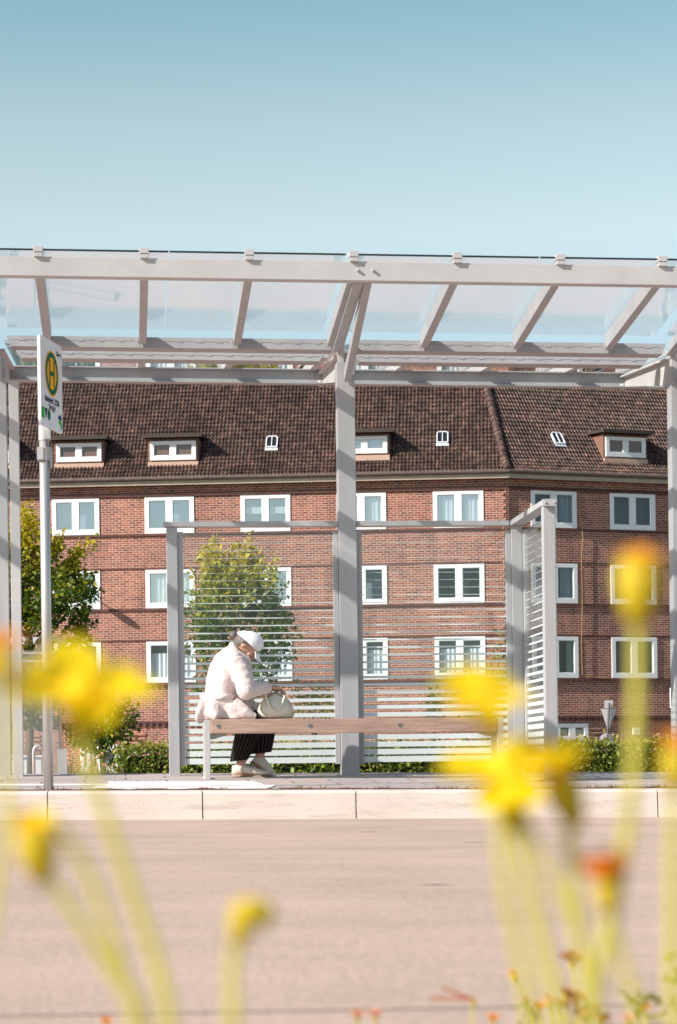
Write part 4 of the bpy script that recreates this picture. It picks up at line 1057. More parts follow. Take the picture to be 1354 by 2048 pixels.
def circ(r, n=40, cx=0, cy=0): return [(cx + r * math.cos(2 * math.pi * i / n), cy + r * math.sin(2 * math.pi * i / n)) for i in range(n)]
def ring(mb, r0, r1, c, cx, cy, mi, n=48):
    vs = [SP(*p, c) for p in circ(r0, n, cx, cy)] + [SP(*p, c) for p in circ(r1, n, cx, cy)]
    mb.add(vs, [(i, (i + 1) % n, n + (i + 1) % n, n + i) for i in range(n)], mi)
b = MB(); HX, HYc, R = .012, .075, .150
b.add([SP(*p, .0075) for p in circ(R, 48, HX, HYc)], [tuple(range(48))], 0)
ring(b, R * .93, R * .70, .0085, HX, HYc, 1)
for dx in (-.048, .048): b.add([SP(HX + dx + s, HYc + t, .0085) for s, t in ((-.013, -.088), (.013, -.088), (.013, .088), (-.013, .088))], [(0, 1, 2, 3)], 1)
b.add([SP(HX + s, HYc + t, .0087) for s, t in ((-.036, -.015), (.036, -.015), (.036, .015), (-.036, .015))], [(0, 1, 2, 3)], 1)
b.build('stop_emblem', [MAT['yellow'], MAT['green']], face)
b = MB(); lx, ly = -.185, -.205
b.add([SP(lx + s, ly + t, .0075) for s, t in ((-.035, -.036), (.022, -.036), (.022, .036), (-.035, .036))], [(0, 1, 2, 3)], 0)
b.add([SP(lx + s, ly + t, .0075) for s, t in ((.03, .036), (.09, .036), (.06, -.036))], [(0, 1, 2)], 1)
b.add([SP(lx + .125 + .032 * math.cos(a_), ly + .036 * math.sin(a_), .0075) for a_ in np.linspace(0, 2 * math.pi, 24)[:-1]], [tuple(range(23))], 2)
b.build('operator_logo', [MAT['lime'], MAT['navy'], MAT['green']], face)
b = MB(); ex, ey = .190, -.212
b.add([SP(ex + .042 * math.cos(a_), ey + .040 * math.sin(a_), .0075) for a_ in np.linspace(.15, math.pi - .15, 14)], [tuple(range(14))], 0)
b.add([SP(ex + x_, ey + y_, .0078) for x_, y_ in ((-.042, -.006), (.01, .004), (.04, -.012), (.046, -.05), (.022, -.052), (.012, -.028), (-.02, -.018))], [tuple(range(7))], 1)
b.build('round_emblem', [MAT['navy'], MAT['lime']], face)
def text(body, size, a, b_, name='lettering'):
    cu = bpy.data.curves.new('t', 'FONT'); cu.body = body; cu.size = size; cu.offset = .0014; cu.align_x = 'CENTER'; cu.align_y = 'CENTER'
    t_ = bpy.data.objects.new('t', cu); COL.objects.link(t_); bpy.context.view_layer.update()
    me = bpy.data.meshes.new_from_object(t_.evaluated_get(bpy.context.evaluated_depsgraph_get())); bpy.data.objects.remove(t_)
    for v_ in me.vertices: v_.co = SP(a + v_.co.x, b_ + v_.co.y, .0085)
    me.materials.clear(); me.materials.append(MAT['ink']); me.name = name
    o = bpy.data.objects.new(name, me); COL.objects.link(o); o.parent = face
text('Bahnhof | ZOB', .052, .012, -.105); text('Steig 4', .052, .012, -.150); text('Zone 1', .040, .180, .225)

# ------------------------------------------------------------------ person
PY0 = 18.24
pp = at(450, 1438, PY0)
person = thing('person', 'woman in pale pink coat and white cap sitting bent over her handbag', 'person', (pp.x, PY0, ZS))
GZ = platz(pp.x, PY0 + .3) - ZS        # ground in local coordinates
def loft(mb, rings, n=20, mi=0, cap=True, uvs=False):
    """rings: (centre, across (Vector), along-normal (Vector), a, b): superellipse sections"""
    vs = []
    for (c, ax, ay, a_, b_) in rings:
        c = Vector(c); ax = Vector(ax).normalized(); ay = Vector(ay).normalized()
        for j in range(n):
            t = 2 * math.pi * j / n; vs.append(c + ax * (a_ * math.cos(t)) + ay * (b_ * math.sin(t)))
    k = len(rings); fs_ = []
    for i in range(k - 1):
        for j in range(n): fs_.append((i * n + j, i * n + (j + 1) % n, (i + 1) * n + (j + 1) % n, (i + 1) * n + j))
    if cap: fs_ += [tuple(range(n))[::-1], tuple((k - 1) * n + j for j in range(n))]
    mb.add(vs, fs_, mi)
def remesh(o, vox, smooth=6, fac=.5):
    r_ = o.modifiers.new('remesh', 'REMESH'); r_.mode = 'VOXEL'; r_.voxel_size = vox; r_.use_smooth_shade = True
    s_ = o.modifiers.new('smooth', 'SMOOTH'); s_.factor = fac; s_.iterations = smooth
HC = Vector((.168, 0, .565)); fdir = Vector((.53, 0, -.848)).normalized(); hup = Vector((.848, 0, .53)).normalized(); hs = Vector((0, 1, 0))
HR = Matrix((fdir, hs, hup)).transposed()
def HP(f_, s_, u_): return HC + fdir * f_ + hs * s_ + hup * u_
body = MB()
# head
body.ellipsoid(HC, (.095, .074, .098), 18, 14, rot=HR)
body.ellipsoid(HP(.035, 0, -.052), (.058, .055, .062), 14, 10, rot=HR)           # jaw
body.ellipsoid(HP(.060, 0, -.094), (.026, .026, .022), 10, 8, rot=HR)            # chin
body.tube([HP(.092, 0, .022), HP(.104, 0, .0), HP(.116, 0, -.022), HP(.098, 0, -.032)], [.009, .011, .014, .010], 8)   # nose
for s_ in (-1, 1):
    body.ellipsoid(HP(.084, s_ * .032, .022), (.012, .020, .010), 8, 6, rot=HR)   # brow and cheek
    body.ellipsoid(HP(.072, s_ * .040, -.022), (.022, .024, .022), 8, 6, rot=HR)
    body.ellipsoid(HP(-.008, s_ * .074, -.012), (.020, .009, .032), 10, 8, rot=HR)  # ears
body.ellipsoid(HP(.090, 0, -.056), (.012, .024, .007), 10, 6, rot=HR); body.ellipsoid(HP(.088, 0, -.068), (.012, .021, .007), 10, 6, rot=HR)  # lips
# neck and torso
body.tube([(.075, 0, .455), (.115, 0, .515), HP(-.03, 0, -.05)], [.062, .055, .052], 14)
loft(body, [((.02, .02, .02), (1, 0, 0), (0, 1, 0), .13, .15), ((-.02, .01, .12), (1, 0, 0), (0, 1, 0), .115, .145), ((-.01, 0, .24), (1, 0, -.1), (0, 1, 0), .11, .14), ((.03, 0, .36), (1, 0, -.4), (0, 1, 0), .11, .165), ((.075, 0, .45), (1, 0, -.6), (0, 1, 0), .07, .13)], 18)
# arms
for s_, el, wr in ((-1, (.150, -.215, .215), (.335, -.085, .240)), (1, (.165, .215, .22), (.355, .10, .235))):
    body.tube([(.075, s_ * .155, .42), (.11, s_ * .20, .32), el], [.048, .046, .040], 12)
    body.tube([el, ((el[0] + wr[0]) / 2, (el[1] + wr[1]) / 2, (el[2] + wr[2]) / 2), wr], [.040, .036, .026], 12)
    # hand: palm, four fingers bent down over the clasp, thumb from the side of the palm
    w = Vector(wr); fw_ = Vector((.96, -s_ * .28, -.08)).normalized(); sd = Vector((.28, s_ * .96, 0)).normalized(); dn = Vector((0, 0, -1))
    body.tube([w - fw_ * .01, w + fw_ * .035, w + fw_ * .072], [.024, .030, .027], 12, flat=.62)
    for i, (off, L_f) in enumerate(((-.026, .058), (-.009, .067), (.009, .062), (.025, .047))):
        r0 = w + fw_ * .066 + sd * off * (1)
        body.tube([r0, r0 + fw_ * L_f * .42 + dn * .006, r0 + fw_ * L_f * .70 + dn * .026, r0 + fw_ * L_f * .72 + dn * (.030 + L_f * .32)], [.0088, .0084, .0078, .0065], 8)
    r0 = w + fw_ * .022 - sd * .024
    body.tube([r0, r0 - sd * .022 + fw_ * .022 + dn * .012, r0 - sd * .016 + fw_ * .050 + dn * .030], [.0108, .0098, .0078], 8)
# legs and feet
LEG = [((.03, -.05, .07), (.245, .235, .015), (.125, .27, -.335)), ((.04, .09, .07), (.345, .33, .03), (.275, .36, -.285))]
for (hp_, kn, an) in LEG:
    mid = ((hp_[0] + kn[0]) / 2, (hp_[1] + kn[1]) / 2, (hp_[2] + kn[2]) / 2 + .01)
    body.tube([hp_, mid, kn], [.088, .078, .060], 14)
    body.tube([kn, ((kn[0] * .6 + an[0] * .4), (kn[1] * .6 + an[1] * .4), (kn[2] * .6 + an[2] * .4)), an], [.058, .055, .034], 14)
FEET = [((.105, .27, GZ + .035), (.255, .25, GZ + .030)), ((.262, .36, GZ + .105), (.345, .345, GZ + .028))]
for (hp_, kn, an), (he, to) in zip(LEG, FEET):
    body.tube([an, he], [.034, .032], 12); body.tube([he, ((he[0] + to[0]) / 2, (he[1] + to[1]) / 2, (he[2] + to[2]) / 2 + .008), to], [.032, .034, .024], 12)
bo = body.build('body', MAT['skin'], person); remesh(bo, .0052, 4)
# hair: grey, gathered in a dark bun at the nape
h = MB()
def capshell(mb, r, fmin, n=22, k=12, lim=None, mi=0):
    pass
h.ellipsoid(HP(-.020, 0, .006), (.086, .079, .096), 18, 12, rot=HR)
h.tube([HP(-.05, 0, .0), HP(-.08, 0, -.02), HP(-.10, 0, -.034)], [.045, .034, .030], 12)
h.ellipsoid(HP(-.112, 0, -.040), (.034, .038, .036), 12, 8, rot=HR)
for s_ in (-1, 1): h.tube([HP(.005, s_ * .070, .045), HP(-.004, s_ * .078, .012), HP(-.035, s_ * .078, -.02)], [.015, .012, .012], 8)
ho = h.build('hair', MAT['hair'], person); remesh(ho, .006, 3)
# cap: dome of panels with a curved visor
fc_ = Vector((.63, 0, -.777)).normalized(); hc_ = Vector((.777, 0, .63)).normalized()
def CPT(f_, s_, u_): return HC + fc_ * f_ + hs * s_ + hc_ * u_
c = MB(); n = 28; k = 9; vs = []; fs_ = []
for i in range(k + 1):
    th = (math.pi / 2 + .06) * i / k
    for j in range(n):
        ph = 2 * math.pi * j / n
        r_ = 1.0 + .012 * math.cos(6 * ph) * math.sin(th)
        vs.append(CPT(.012 + .108 * r_ * math.sin(th) * math.cos(ph) - .020 * (1 - math.cos(th)), .090 * r_ * math.sin(th) * math.sin(ph), .032 + .098 * math.cos(th) - .028 * math.sin(th) * (.5 - .5 * math.cos(ph)) ))
for i in range(k):
    for j in range(n): fs_.append((i * n + j, (i + 1) * n + j, (i + 1) * n + (j + 1) % n, i * n + (j + 1) % n))
c.add(vs, fs_); c.ellipsoid(CPT(.0, 0, .132), (.008, .008, .006), 8, 5, rot=HR)
co_ = c.build('cap', MAT['cap'], person, smooth=True)
so_ = co_.modifiers.new('solid', 'SOLIDIFY'); so_.thickness = .004
v_ = MB(); vs = []; fs_ = []; n = 14; k = 5
for i in range(k + 1):
    q = i / k
    for j in range(n + 1):
        a_ = rad(-48 + 96 * j / n); ro = .105 + q * .078 * (math.cos(a_) ** .6)
        vs.append(CPT(.012 + ro * math.cos(a_), .104 * math.sin(a_) * (1 + .05 * q), .022 - .022 * q - .030 * (math.sin(a_) ** 2) * (.4 + .6 * q)))
for i in range(k):
    for j in range(n): fs_.append((i * (n + 1) + j, (i + 1) * (n + 1) + j, (i + 1) * (n + 1) + j + 1, i * (n + 1) + j + 1))
v_.add(vs, fs_); vo = v_.build('visor', MAT['cap'], co_, smooth=True); so_ = vo.modifiers.new('solid', 'SOLIDIFY'); so_.thickness = .005
# coat
ct = MB()
def loft_w(mb, rings, n):
    # like loft, with folds that deepen towards the hem
    vs = []
    for (c, ax, ay, a_, b_) in rings:
        c = Vector(c); ax = Vector(ax).normalized(); ay = Vector(ay).normalized(); wv = .085 * max(0, min(1, (.165 - c.z) / .12))
        for j in range(n * 3):
            t = 2 * math.pi * j / (n * 3); w = 1 + wv * math.sin(9 * t + 1.3 * math.sin(2 * t)); vs.append(c + ax * (a_ * w * math.cos(t)) + ay * (b_ * w * math.sin(t)))
    n *= 3; k = len(rings)
    fs_ = [(i * n + j, i * n + (j + 1) % n, (i + 1) * n + (j + 1) % n, (i + 1) * n + j) for i in range(k - 1) for j in range(n)]
    mb.add(vs, fs_ + [tuple(range(n))[::-1], tuple((k - 1) * n + j for j in range(n))])
loft_w(ct, [((.005, .03, .004), (1, 0, 0), (0, 1, 0), .205, .215), ((-.008, .02, .06), (1, 0, 0), (0, 1, 0), .172, .195), ((-.022, .01, .125), (1, 0, 0), (0, 1, 0), .145, .182), ((-.028, .0, .165), (1, 0, 0), (0, 1, 0), .122, .172),
          ((-.018, 0, .21), (1, 0, 0), (0, 1, 0), .128, .175), ((.0, 0, .29), (1, 0, -.1), (0, 1, 0), .138, .186), ((.024, 0, .37), (1, 0, -.35), (0, 1, 0), .140, .200), ((.055, 0, .435), (1, 0, -.55), (0, 1, 0), .130, .190), ((.085, 0, .490), (1, 0, -.7), (0, 1, 0), .095, .135), ((.105, 0, .525), (1, 0, -.8), (0, 1, 0), .066, .078)], 26)
# skirts of the coat: one tail hangs over the bench end, one lies along the thigh
ct.tube([(-.100, -.02, .16), (-.140, -.05, .10), (-.175, -.07, .04), (-.212, -.09, -.018)], [.028, .034, .031, .012], 10, flat=2.2)
ct.tube([(-.08, -.10, .12), (-.10, -.16, .05), (-.06, -.20, .012)], [.06, .07, .03], 10)
ct.tube([(.06, -.12, .10), (.15, -.15, .045), (.225, -.16, .016)], [.075, .055, .022], 10)
ct.tube([(.05, .10, .10), (.17, .16, .09), (.25, .22, .05)], [.10, .095, .06], 12)
ct.tube([(.05, -.02, .10), (.15, .06, .09), (.22, .12, .06)], [.10, .10, .06], 12)
# sleeves
for s_, el, wr in ((-1, (.150, -.215, .215), (.335, -.085, .240)), (1, (.165, .215, .22), (.355, .10, .235))):
    el = Vector(el); wr = Vector(wr); sh = Vector((.072, s_ * .150, .425))
    ct.ellipsoid(sh + Vector((-.012, -s_ * .015, .008)), (.084, .084, .084), 14, 10)
    up_pts = [sh.lerp(el, q) + Vector((.012 * math.sin(math.pi * q), 0, .010 * math.sin(math.pi * q))) for q in np.linspace(0, 1, 13)]
    ct.tube(up_pts, [.081 - .008 * q / 12 + (.0042 * math.sin(q * 2.1 + s_) if q > 3 else 0) for q in range(13)], 16)
    lo_pts = [el.lerp(wr, q) for q in np.linspace(0, .66, 9)]
    ct.tube(lo_pts, [.072 - .018 * q / 8 + .0045 * math.sin(q * 2.4) for q in range(9)], 16)
    ct.ellipsoid(el, (.074, .074, .074), 14, 10)
    ct.tube([el.lerp(wr, .64), el.lerp(wr, .68), el.lerp(wr, .92), el.lerp(wr, .97)], [.046, .058, .050, .040], 14)
# collar, standing at the nape
ct.tube([(.10, -.085, .50), (.065, -.06, .545), (.06, 0, .562), (.065, .06, .545), (.10, .085, .50)], [.020, .026, .028, .026, .020], 10)
ct.tube([(.10, -.085, .50), (.165, -.075, .45), (.20, -.05, .37)], [.022, .030, .016], 8)
ct.tube([(.10, .085, .50), (.165, .075, .45), (.20, .05, .37)], [.022, .030, .016], 8)
cto = ct.build('coat', MAT['coat'], person); remesh(cto, .0072, 3)
tx = bpy.data.textures.new('folds', 'CLOUDS'); tx.noise_scale = .09; tx.noise_depth = 2
dm = cto.modifiers.new('folds', 'DISPLACE'); dm.texture = tx; dm.strength = .010; dm.mid_level = .5; dm.texture_coords = 'LOCAL'
bt_ = MB()
# belt with a knot at the back
bt_.tube([(-.135, -.03, .185), (-.165, -.01, .178), (-.155, .03, .185)], [.022, .030, .020], 8)
for k in range(20):
    a0, a1 = 2 * math.pi * k / 20, 2 * math.pi * (k + 1) / 20
    bt_.bar((-.028 + .131 * math.cos(a0), .181 * math.sin(a0), .168 + .012 * math.cos(a0)), (-.028 + .131 * math.cos(a1), .181 * math.sin(a1), .168 + .012 * math.cos(a1)), .014, .036)
bto = bt_.build('belt', MAT['coat'], cto); remesh(bto, .006, 3)
# trousers: wide cropped legs
def trouser(rings, n=24):
    me_v = []; me_f = []; uv = []
    for (c_, r_, fl) in rings:
        for j in range(n):
            t = 2 * math.pi * j / n; w = 1 + .05 * math.sin(5 * t + c_[2] * 9)
            me_v.append((c_[0] + r_ * w * math.cos(t), c_[1] + r_ * fl * w * math.sin(t), c_[2] + .10 * r_ * math.cos(t)))
    k = len(rings)
    for i in range(k - 1):
        for j in range(n): me_f.append((i * n + j, i * n + (j + 1) % n, (i + 1) * n + (j + 1) % n, (i + 1) * n + j)); uv.append([(j / n, i / k), ((j + 1) / n, i / k), ((j + 1) / n, (i + 1) / k), (j / n, (i + 1) / k)])
    return me_v, me_f, uv
V_ = []; F_ = []; U_ = []
for rings in ([((.06, -.02, .075), .115, .9), ((.17, .12, .055), .115, .95), ((.215, .19, -.02), .112, 1), ((.185, .225, -.12), .100, 1), ((.145, .255, -.22), .082, 1), ((.112, .27, -.312), .064, 1)],
              [((.06, .10, .075), .12, .9), ((.22, .24, .06), .115, 1), ((.30, .31, -.01), .110, 1), ((.30, .335, -.10), .100, 1), ((.297, .35, -.18), .088, 1), ((.290, .36, -.255), .076, 1)]):
    a_, b_, u_ = trouser(rings); o0 = len(V_); V_ += a_; F_ += [tuple(i + o0 for i in f) for f in b_]; U_ += u_
me = bpy.data.meshes.new('trousers'); me.from_pydata(V_, [], F_); ul = me.uv_layers.new(name='UVMap')
for pidx, poly in enumerate(me.polygons):
    poly.use_smooth = True
    for li, q in zip(poly.loop_indices, U_[pidx]): ul.data[li].uv = q
me.materials.append(MAT['trousers']); to_ = bpy.data.objects.new('trousers', me); COL.objects.link(to_); to_.parent = person
sm = to_.modifiers.new('solid', 'SOLIDIFY'); sm.thickness = .005
ss = to_.modifiers.new('sub', 'SUBSURF'); ss.levels = 1; ss.render_levels = 1
# shoes
for (he, to), tipcol in zip(FEET, (False, True)):
    he = Vector(he); to = Vector(to); d = (to - he); dn = d.normalized(); sd = Vector((-dn.y, dn.x, 0)).normalized(); up_ = dn.cross(sd); 
    if up_.z < 0: up_ = -up_
    s = MB()
    heel = he - dn * .035
    secs = [(-.045, .030, .045, .016), (0, .036, .062, .024), (.06, .038, .055, .020), (.12, .042, .040, .010), (.18, .042, .030, .004), (.225, .032, .022, .000), (.245, .012, .012, -.004)]
    loft(s, [(he + dn * a_ + up_ * u_, sd, up_, w_, h_ * .72) for a_, w_, h_, u_ in secs], 16)
    sh = s.build('shoe', MAT['shoe'], person, smooth=True)
    s = MB(); loft(s, [(he + dn * a_ - up_ * .030, sd, up_, w_ * 1.06, .013) for a_, w_, h_, u_ in secs], 16); s.build('sole', MAT['sole'], sh, smooth=True)
    s = MB()
    for q in (.05, .075, .10, .125): s.tube([he + dn * q + up_ * (.056 - q * .18) - sd * .022, he + dn * (q + .01) + up_ * (.066 - q * .20), he + dn * q + up_ * (.056 - q * .18) + sd * .022], .004, 6)
    s.build('laces', MAT['cap'], sh)
    if tipcol: s = MB(); s.ellipsoid(he + dn * .235 - up_ * .01, (.018, .022, .012), 10, 6); s.build('toe_tip', MAT['pink'], sh)
# ------------------------------------------------------------------ handbag
hb_ = thing('handbag', 'cream leather handbag with curved handle on the bench in front of the woman', 'handbag', (pp.x + .37, PY0 - .06, ZS))
s = MB()
secs = []
for (z_, xa, xb, d_) in ((.002, -.105, .135, .055), (.02, -.128, .150, .082), (.06, -.132, .152, .088), (.105, -.118, .138, .080), (.15, -.085, .108, .060), (.185, -.045, .070, .036), (.205, -.015, .045, .016)):
    secs.append((((xa + xb) / 2 + .0, 0, z_), (1, 0, 0), (0, 1, 0), (xb - xa) / 2, d_))
loft(s, secs, 28); bgo = s.build('bag_body', MAT['leather'], hb_, smooth=True); sbm = bgo.modifiers.new('sub', 'SUBSURF'); sbm.levels = 1; sbm.render_levels = 2
s = MB(); pts = []
for t in np.linspace(0, 1, 15):
    a_ = math.pi * t; pts.append((.0 + .075 * (1 - 2 * t) * -1 + .0, -.078 - .012 * math.sin(a_), .175 - .125 * math.sin(a_) ** .8 + .02 * (1 - t)))
s.tube(pts, .0085, 8); s.build('handle', MAT['leather'], hb_, smooth=True)
s = MB(); s.tube([(-.07, -.055, .155), (0, -.03, .2), (.09, -.052, .155), (.132, -.06, .09), (.140, -.055, .03)], .004, 6); s.build('piping', plain('dark_piping', (.18, .16, .13), .5), hb_, smooth=True)

# ------------------------------------------------------------------ foreground flowers (out of focus, close to the lens)
D, D2 = .88, 2.75; KS, KS2 = D / .95, D2 / 1.95
def flower(name, label, d, stem, bloom=None, cat='flower', stem_r=.0022, mats='petal_yellow', calyx=True, leafs=0, group='yellow flowers in the foreground'):
    """stem: photo pixels from the bloom downwards, at distance d; bloom: dict(kind, r, tilt, n)"""
    ks = KS if d < 1.5 else KS2; stem_r *= ks; calyx = calyx * ks if isinstance(calyx, float) else calyx
    if bloom: bloom = dict(bloom, r=bloom['r'] * ks)
    P = [at_d(u, v, d) for u, v in stem]
    gx = P[-1] + (P[-1] - P[-2]).normalized() * .05
    foot = Vector((gx.x + (P[-1].x - P[-2].x) * .6, gx.y + .02, slope(gx.x) - .01))
    if P[-1].z > foot.z: P += [P[-1].lerp(foot, .5) + Vector((0, .004, 0)), foot]
    t = thing(name, label, cat, foot, 0, group)
    # smooth the stem
    Q = []
    for i in range(len(P) - 1):
        a_, b_, c_, e_ = P[max(i - 1, 0)], P[i], P[i + 1], P[min(i + 2, len(P) - 1)]
        for k in range(5):
            s_ = k / 5; Q.append(.5 * ((2 * b_) + (c_ - a_) * s_ + (2 * a_ - 5 * b_ + 4 * c_ - e_) * s_ ** 2 + (3 * b_ - a_ - 3 * c_ + e_) * s_ ** 3))
    Q.append(P[-1])
    b = MB(); b.tube(Q, [stem_r * .76 * (.75 + .5 * i / len(Q)) for i in range(len(Q))], 8); b.build('stem', MAT['stem'], t, base=foot, smooth=True)
    if bloom:
        top = P[0]; ax = Vector(bloom.get('axis', (0, -.2, 1))).normalized()
        r = bloom['r']; n = bloom.get('n', 12); cup = bloom.get('cup', .3)
        q = ax.to_track_quat('Z', 'Y').to_matrix()
        b = MB(); rr = random.Random(bloom.get('seed', 1))
        for layer in range(bloom.get('layers', 2)):
            for i in range(n):
                a_ = 2 * math.pi * (i + .5 * layer) / n + rr.uniform(-.15, .15); L = r * rr.uniform(.82, 1.08) * (1 - .22 * layer); w = r * bloom.get('pw', .26) * .8; cu_ = cup + rr.uniform(-1, 1) * bloom.get('jit', .18) + .25 * layer
                rows = []
                for k in range(6):
                    s_ = k / 5; rad_ = r * .10 + L * s_ * math.cos(cu_ * s_); zz = L * s_ * math.sin(cu_) * (1 - .35 * s_) ; ww = w * math.sin(math.pi * (.12 + .80 * s_)) ** .7
                    for m_ in (-1, 0, 1): rows.append(top + q @ Vector((rad_ * math.cos(a_) - m_ * ww * math.sin(a_), rad_ * math.sin(a_) + m_ * ww * math.cos(a_), zz + abs(m_) * w * .18)))
                b.add(rows, [(k * 3 + m_, k * 3 + m_ + 1, (k + 1) * 3 + m_ + 1, (k + 1) * 3 + m_) for k in range(5) for m_ in (0, 1)])
        b.build('petals', MAT[mats], t, base=foot, smooth=True)
        b = MB(); b.ellipsoid(top + ax * r * .10, (r * .26, r * .26, r * .16), 12, 8, rot=q); b.build('flower_centre', MAT[bloom.get('centre', 'petal_orange')], t, base=foot, smooth=True)
    if calyx:
        top = P[0]; cr = (calyx if isinstance(calyx, float) else .009) * .62
        dn = (P[1] - P[0]).normalized()
        b = MB(); b.tube([top + dn * -.001, top + dn * cr * .9, top + dn * cr * 1.9, top + dn * cr * 2.7], [cr * .75, cr, cr * .72, stem_r], 12); b.build('calyx', MAT['calyx'], t, base=foot, smooth=True)
    return t
flower('yellow_flower', 'large yellow flower with spread petals at left in front of the stop sign pole', D, [(165, 1385), (158, 1450), (175, 1530), (215, 1640), (262, 1780), (310, 1920), (338, 2070)], dict(r=.031, axis=(.05, -.46, .87), cup=.12, n=8, layers=1, seed=4, pw=.46, jit=.4, centre='petal_yellow'), calyx=.0105, stem_r=.0032)
flower('yellow_flower', 'small orange yellow flower low at left over the kerb', D, [(66, 1655), (78, 1720), (130, 1800), (190, 1890), (235, 1960), (275, 2060)], dict(r=.0105, axis=(0, -.5, .85), cup=.5, n=9, seed=5), mats='petal_yellow', calyx=.0135, stem_r=.0030)
flower('bare_stem', 'pale bent stem between the two left flowers', D, [(105, 1640), (150, 1700), (190, 1780), (225, 1880), (252, 1970), (285, 2070)], None, calyx=False, stem_r=.0030, cat='plant')
flower('orange_flower', 'orange flower cut off by the left edge of the photo', D, [(2, 1300), (5, 1350), (10, 1420), (15, 1500), (10, 1640), (-20, 1850), (-60, 2080)], dict(r=.012, axis=(0, -.3, .95), cup=1.0, n=9, seed=6), mats='petal_orange', calyx=.009)
flower('flower_bud', 'small closed yellow green bud on a bare stem at bottom centre left', D, [(492, 1812), (480, 1870), (466, 1920), (464, 1990), (466, 2070)], None, calyx=.0095, stem_r=.0030)
flower('flower_bud', 'drooping olive bud beside the bottom centre stem', D, [(540, 1838), (520, 1826), (497, 1822), (484, 1850), (470, 1920), (470, 2070)], None, calyx=.0085, stem_r=.0014)
flower('yellow_flower', 'yellow flower with glowing centre before the right end of the bench', D, [(962, 1385), (985, 1450), (998, 1530), (1000, 1640), (1010, 1780), (1040, 1920), (1060, 2080)], dict(r=.0195, axis=(.08, -.55, .8), cup=.12, n=8, layers=1, seed=9, pw=.38, jit=.3, centre='petal_yellow'), calyx=.011, stem_r=.0026)
flower('yellow_flower', 'big bright yellow flower leaning left over the kerb at right', D, [(1015, 1550), (1022, 1600), (1040, 1700), (1065, 1800), (1092, 1920), (1118, 2070)], dict(r=.0255, axis=(-.22, -.40, .88), cup=.12, n=8, layers=1, seed=11, pw=.46, jit=.4, centre='petal_yellow'), calyx=.0135, stem_r=.0034)
flower('yellow_flower', 'upright half closed yellow flower in front of the shelter front post', D, [(1118, 1555), (1138, 1610), (1140, 1700), (1150, 1800), (1165, 1920), (1185, 2070)], dict(r=.0205, axis=(-.12, -.1, 1), cup=1.15, n=8, seed=12, pw=.24), calyx=.0125, stem_r=.0034)
flower('orange_flower', 'tall orange flower high at right in front of a dark window', D, [(1278, 1120), (1276, 1190), (1274, 1280), (1272, 1420), (1266, 1540), (1252, 1680), (1225, 1820), (1195, 1950), (1185, 2080)], dict(r=.0105, axis=(0, -.3, .95), cup=.35, n=11, seed=13), mats='petal_orange', calyx=.0155, stem_r=.0036)
flower('orange_flower', 'orange flower cut off by the right edge of the photo', D, [(1352, 1500), (1350, 1570), (1347, 1680), (1345, 1800), (1346, 1930), (1350, 2080)], dict(r=.012, axis=(0, -.3, .95), cup=.9, n=9, seed=14), mats='petal_orange', calyx=.010, stem_r=.0034)
flower('orange_flower', 'red orange bud at lower right above the small dry flowers', D, [(1210, 1765), (1222, 1830), (1238, 1900), (1258, 1970), (1280, 2080)], dict(r=.0175, axis=(-.12, -.1, 1), cup=1.5, n=9, seed=15, pw=.34, jit=.06), mats='petal_red', calyx=.0085, stem_r=.0026)
flower('bare_stem', 'pale slanting stem at right between the big yellow flowers', D, [(1052, 1640), (1085, 1720), (1125, 1800), (1160, 1880), (1180, 1960), (1195, 2080)], None, calyx=False, stem_r=.0026, cat='plant')
# smaller, sharper flowers further away at the bottom edge
grp2 = 'small dry flowers at the bottom edge'
flower('dry_flower', 'brownish red drooping dry flower head at bottom right', D2, [(1142, 1925), (1150, 1985), (1152, 2030), (1156, 2080)], dict(r=.0135, axis=(.1, -.3, .8), cup=.9, n=12, seed=21, pw=.34, layers=3, centre='petal_brick'), mats='petal_brick', calyx=.0035, stem_r=.0012, group=grp2)
flower('dry_flower', 'tiny orange dry flower left of the brownish drooping one', D2, [(1024, 1950), (1035, 1975), (1060, 2010), (1080, 2080)], dict(r=.006, axis=(0, -.1, 1), cup=1.1, n=7, seed=22, pw=.35), mats='petal_red', calyx=.0042, stem_r=.001, group=grp2)
flower('dry_flower', 'thin red flower with two long petals on a bent stem', D2, [(948, 2000), (945, 2030), (938, 2080)], None, calyx=.0035, stem_r=.0012, group=grp2)
b = MB(); 
for (u1, v1) in ((862, 1996), (885, 1976)):
    a_ = at_d(945, 1998, D2); c_ = at_d(u1, v1, D2); b.bar(a_, c_, .006, .003, w1=.002)
lf = [o for o in S.objects if o.name.startswith('dry_flower') and 'two long' in o.get('label', '')][0]
b.build('petals', MAT['petal_brick'], lf, base=lf.location)
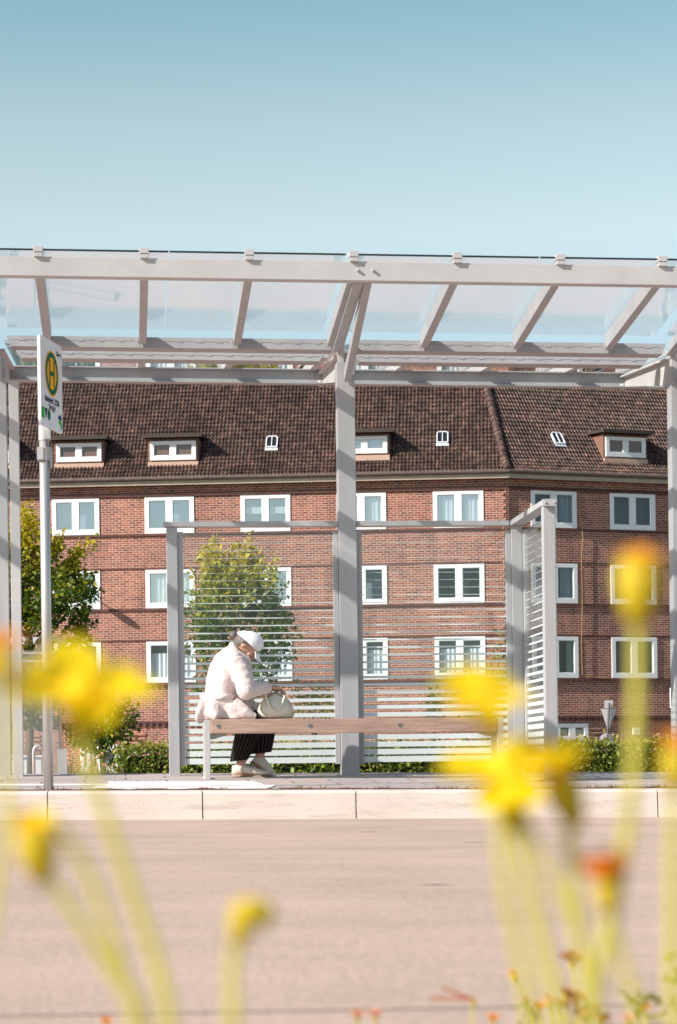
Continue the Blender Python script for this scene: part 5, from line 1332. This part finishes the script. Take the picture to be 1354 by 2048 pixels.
for i, (u, v, m_, r_, lab) in enumerate(((714, 2034, 'petal_pink', .0062, 'pale pink flower tip at the bottom edge, left of its pair'), (750, 2032, 'petal_pink', .0062, 'pale pink flower tip at the bottom edge, right of its pair'), (1096, 2004, 'petal_pink', .0060, 'pale pink clover head beside the thick right stems'),
                              (1078, 2016, 'petal_red', .0052, 'orange red floret left of the pale clover head'), (1150, 2004, 'petal_brick', .0085, 'faded pink clover head under the brownish drooping flower'), (1166, 2036, 'petal_brick', .009, 'reddish clover head at the very bottom under the faded one'),
                              (1290, 2018, 'petal_red', .005, 'orange floret among green leaves at bottom right'), (1255, 2044, 'petal_pink', .006, 'pink floret at the bottom edge right of the clover heads'), (1122, 2014, 'petal_brick', .0075, 'rust floret between the pale clover head and the faded one'), (1187, 2026, 'petal_brick', .007, 'rust floret right of the reddish clover head'), (1206, 2042, 'petal_red', .006, 'orange floret low at the foot of the thick right stems'),
                              (1052, 2008, 'petal_brick', .0055, 'small rust floret leftmost below the tiny orange dry flower'), (1132, 1988, 'petal_brick', .0055, 'small rust floret just under the drooping dry flower'), (985, 2040, 'petal_red', .005, 'orange floret right of the two petalled red flower'),
                              (212, 2046, 'petal_red', .005, 'red floret just showing at the bottom left edge'))):
    flower('clover_flower', lab, D2, [(u, v), (u + 4, v + 30), (u + 8, v + 70)], dict(r=r_ * 1.4, axis=(.1, -.3, .9), cup=1.0, n=9, seed=30 + i, pw=.34, layers=3, centre=m_), mats=m_, calyx=.003, stem_r=.0011, group=grp2)
# green leaves at the bottom right
pts = []
for (u, v, su, sv, k) in ((1175, 2030, 16, 20, 16), (1275, 2005, 18, 26, 20), (1320, 2025, 22, 20, 14), (1345, 1935, 8, 22, 8), (1340, 1985, 14, 26, 9), (1060, 2030, 18, 12, 12)):
    for _ in range(k): pts.append(at_d(random.gauss(u, su), random.gauss(v, sv), D2 + random.uniform(-.15, .15)))
lv = leaves(np.array([tuple(p) for p in pts]), .015, MAT['leaf_sprig'], 'meadow_leaves'); kind(lv, 'stuff')
bl = MB()
for i in range(700):
    x = random.uniform(-1.2, 1.6); y = random.uniform(.55, 2.6); h_ = random.uniform(.02, .05) ; l_ = random.gauss(0, .03); zz = slope(x)
    bl.add([(x - .0018, y, zz), (x + .0018, y, zz), (x + l_, y + random.gauss(0, .02), zz + h_)], [(0, 1, 2)])
kind(bl.build('meadow_grass', MAT['grass']), 'stuff')
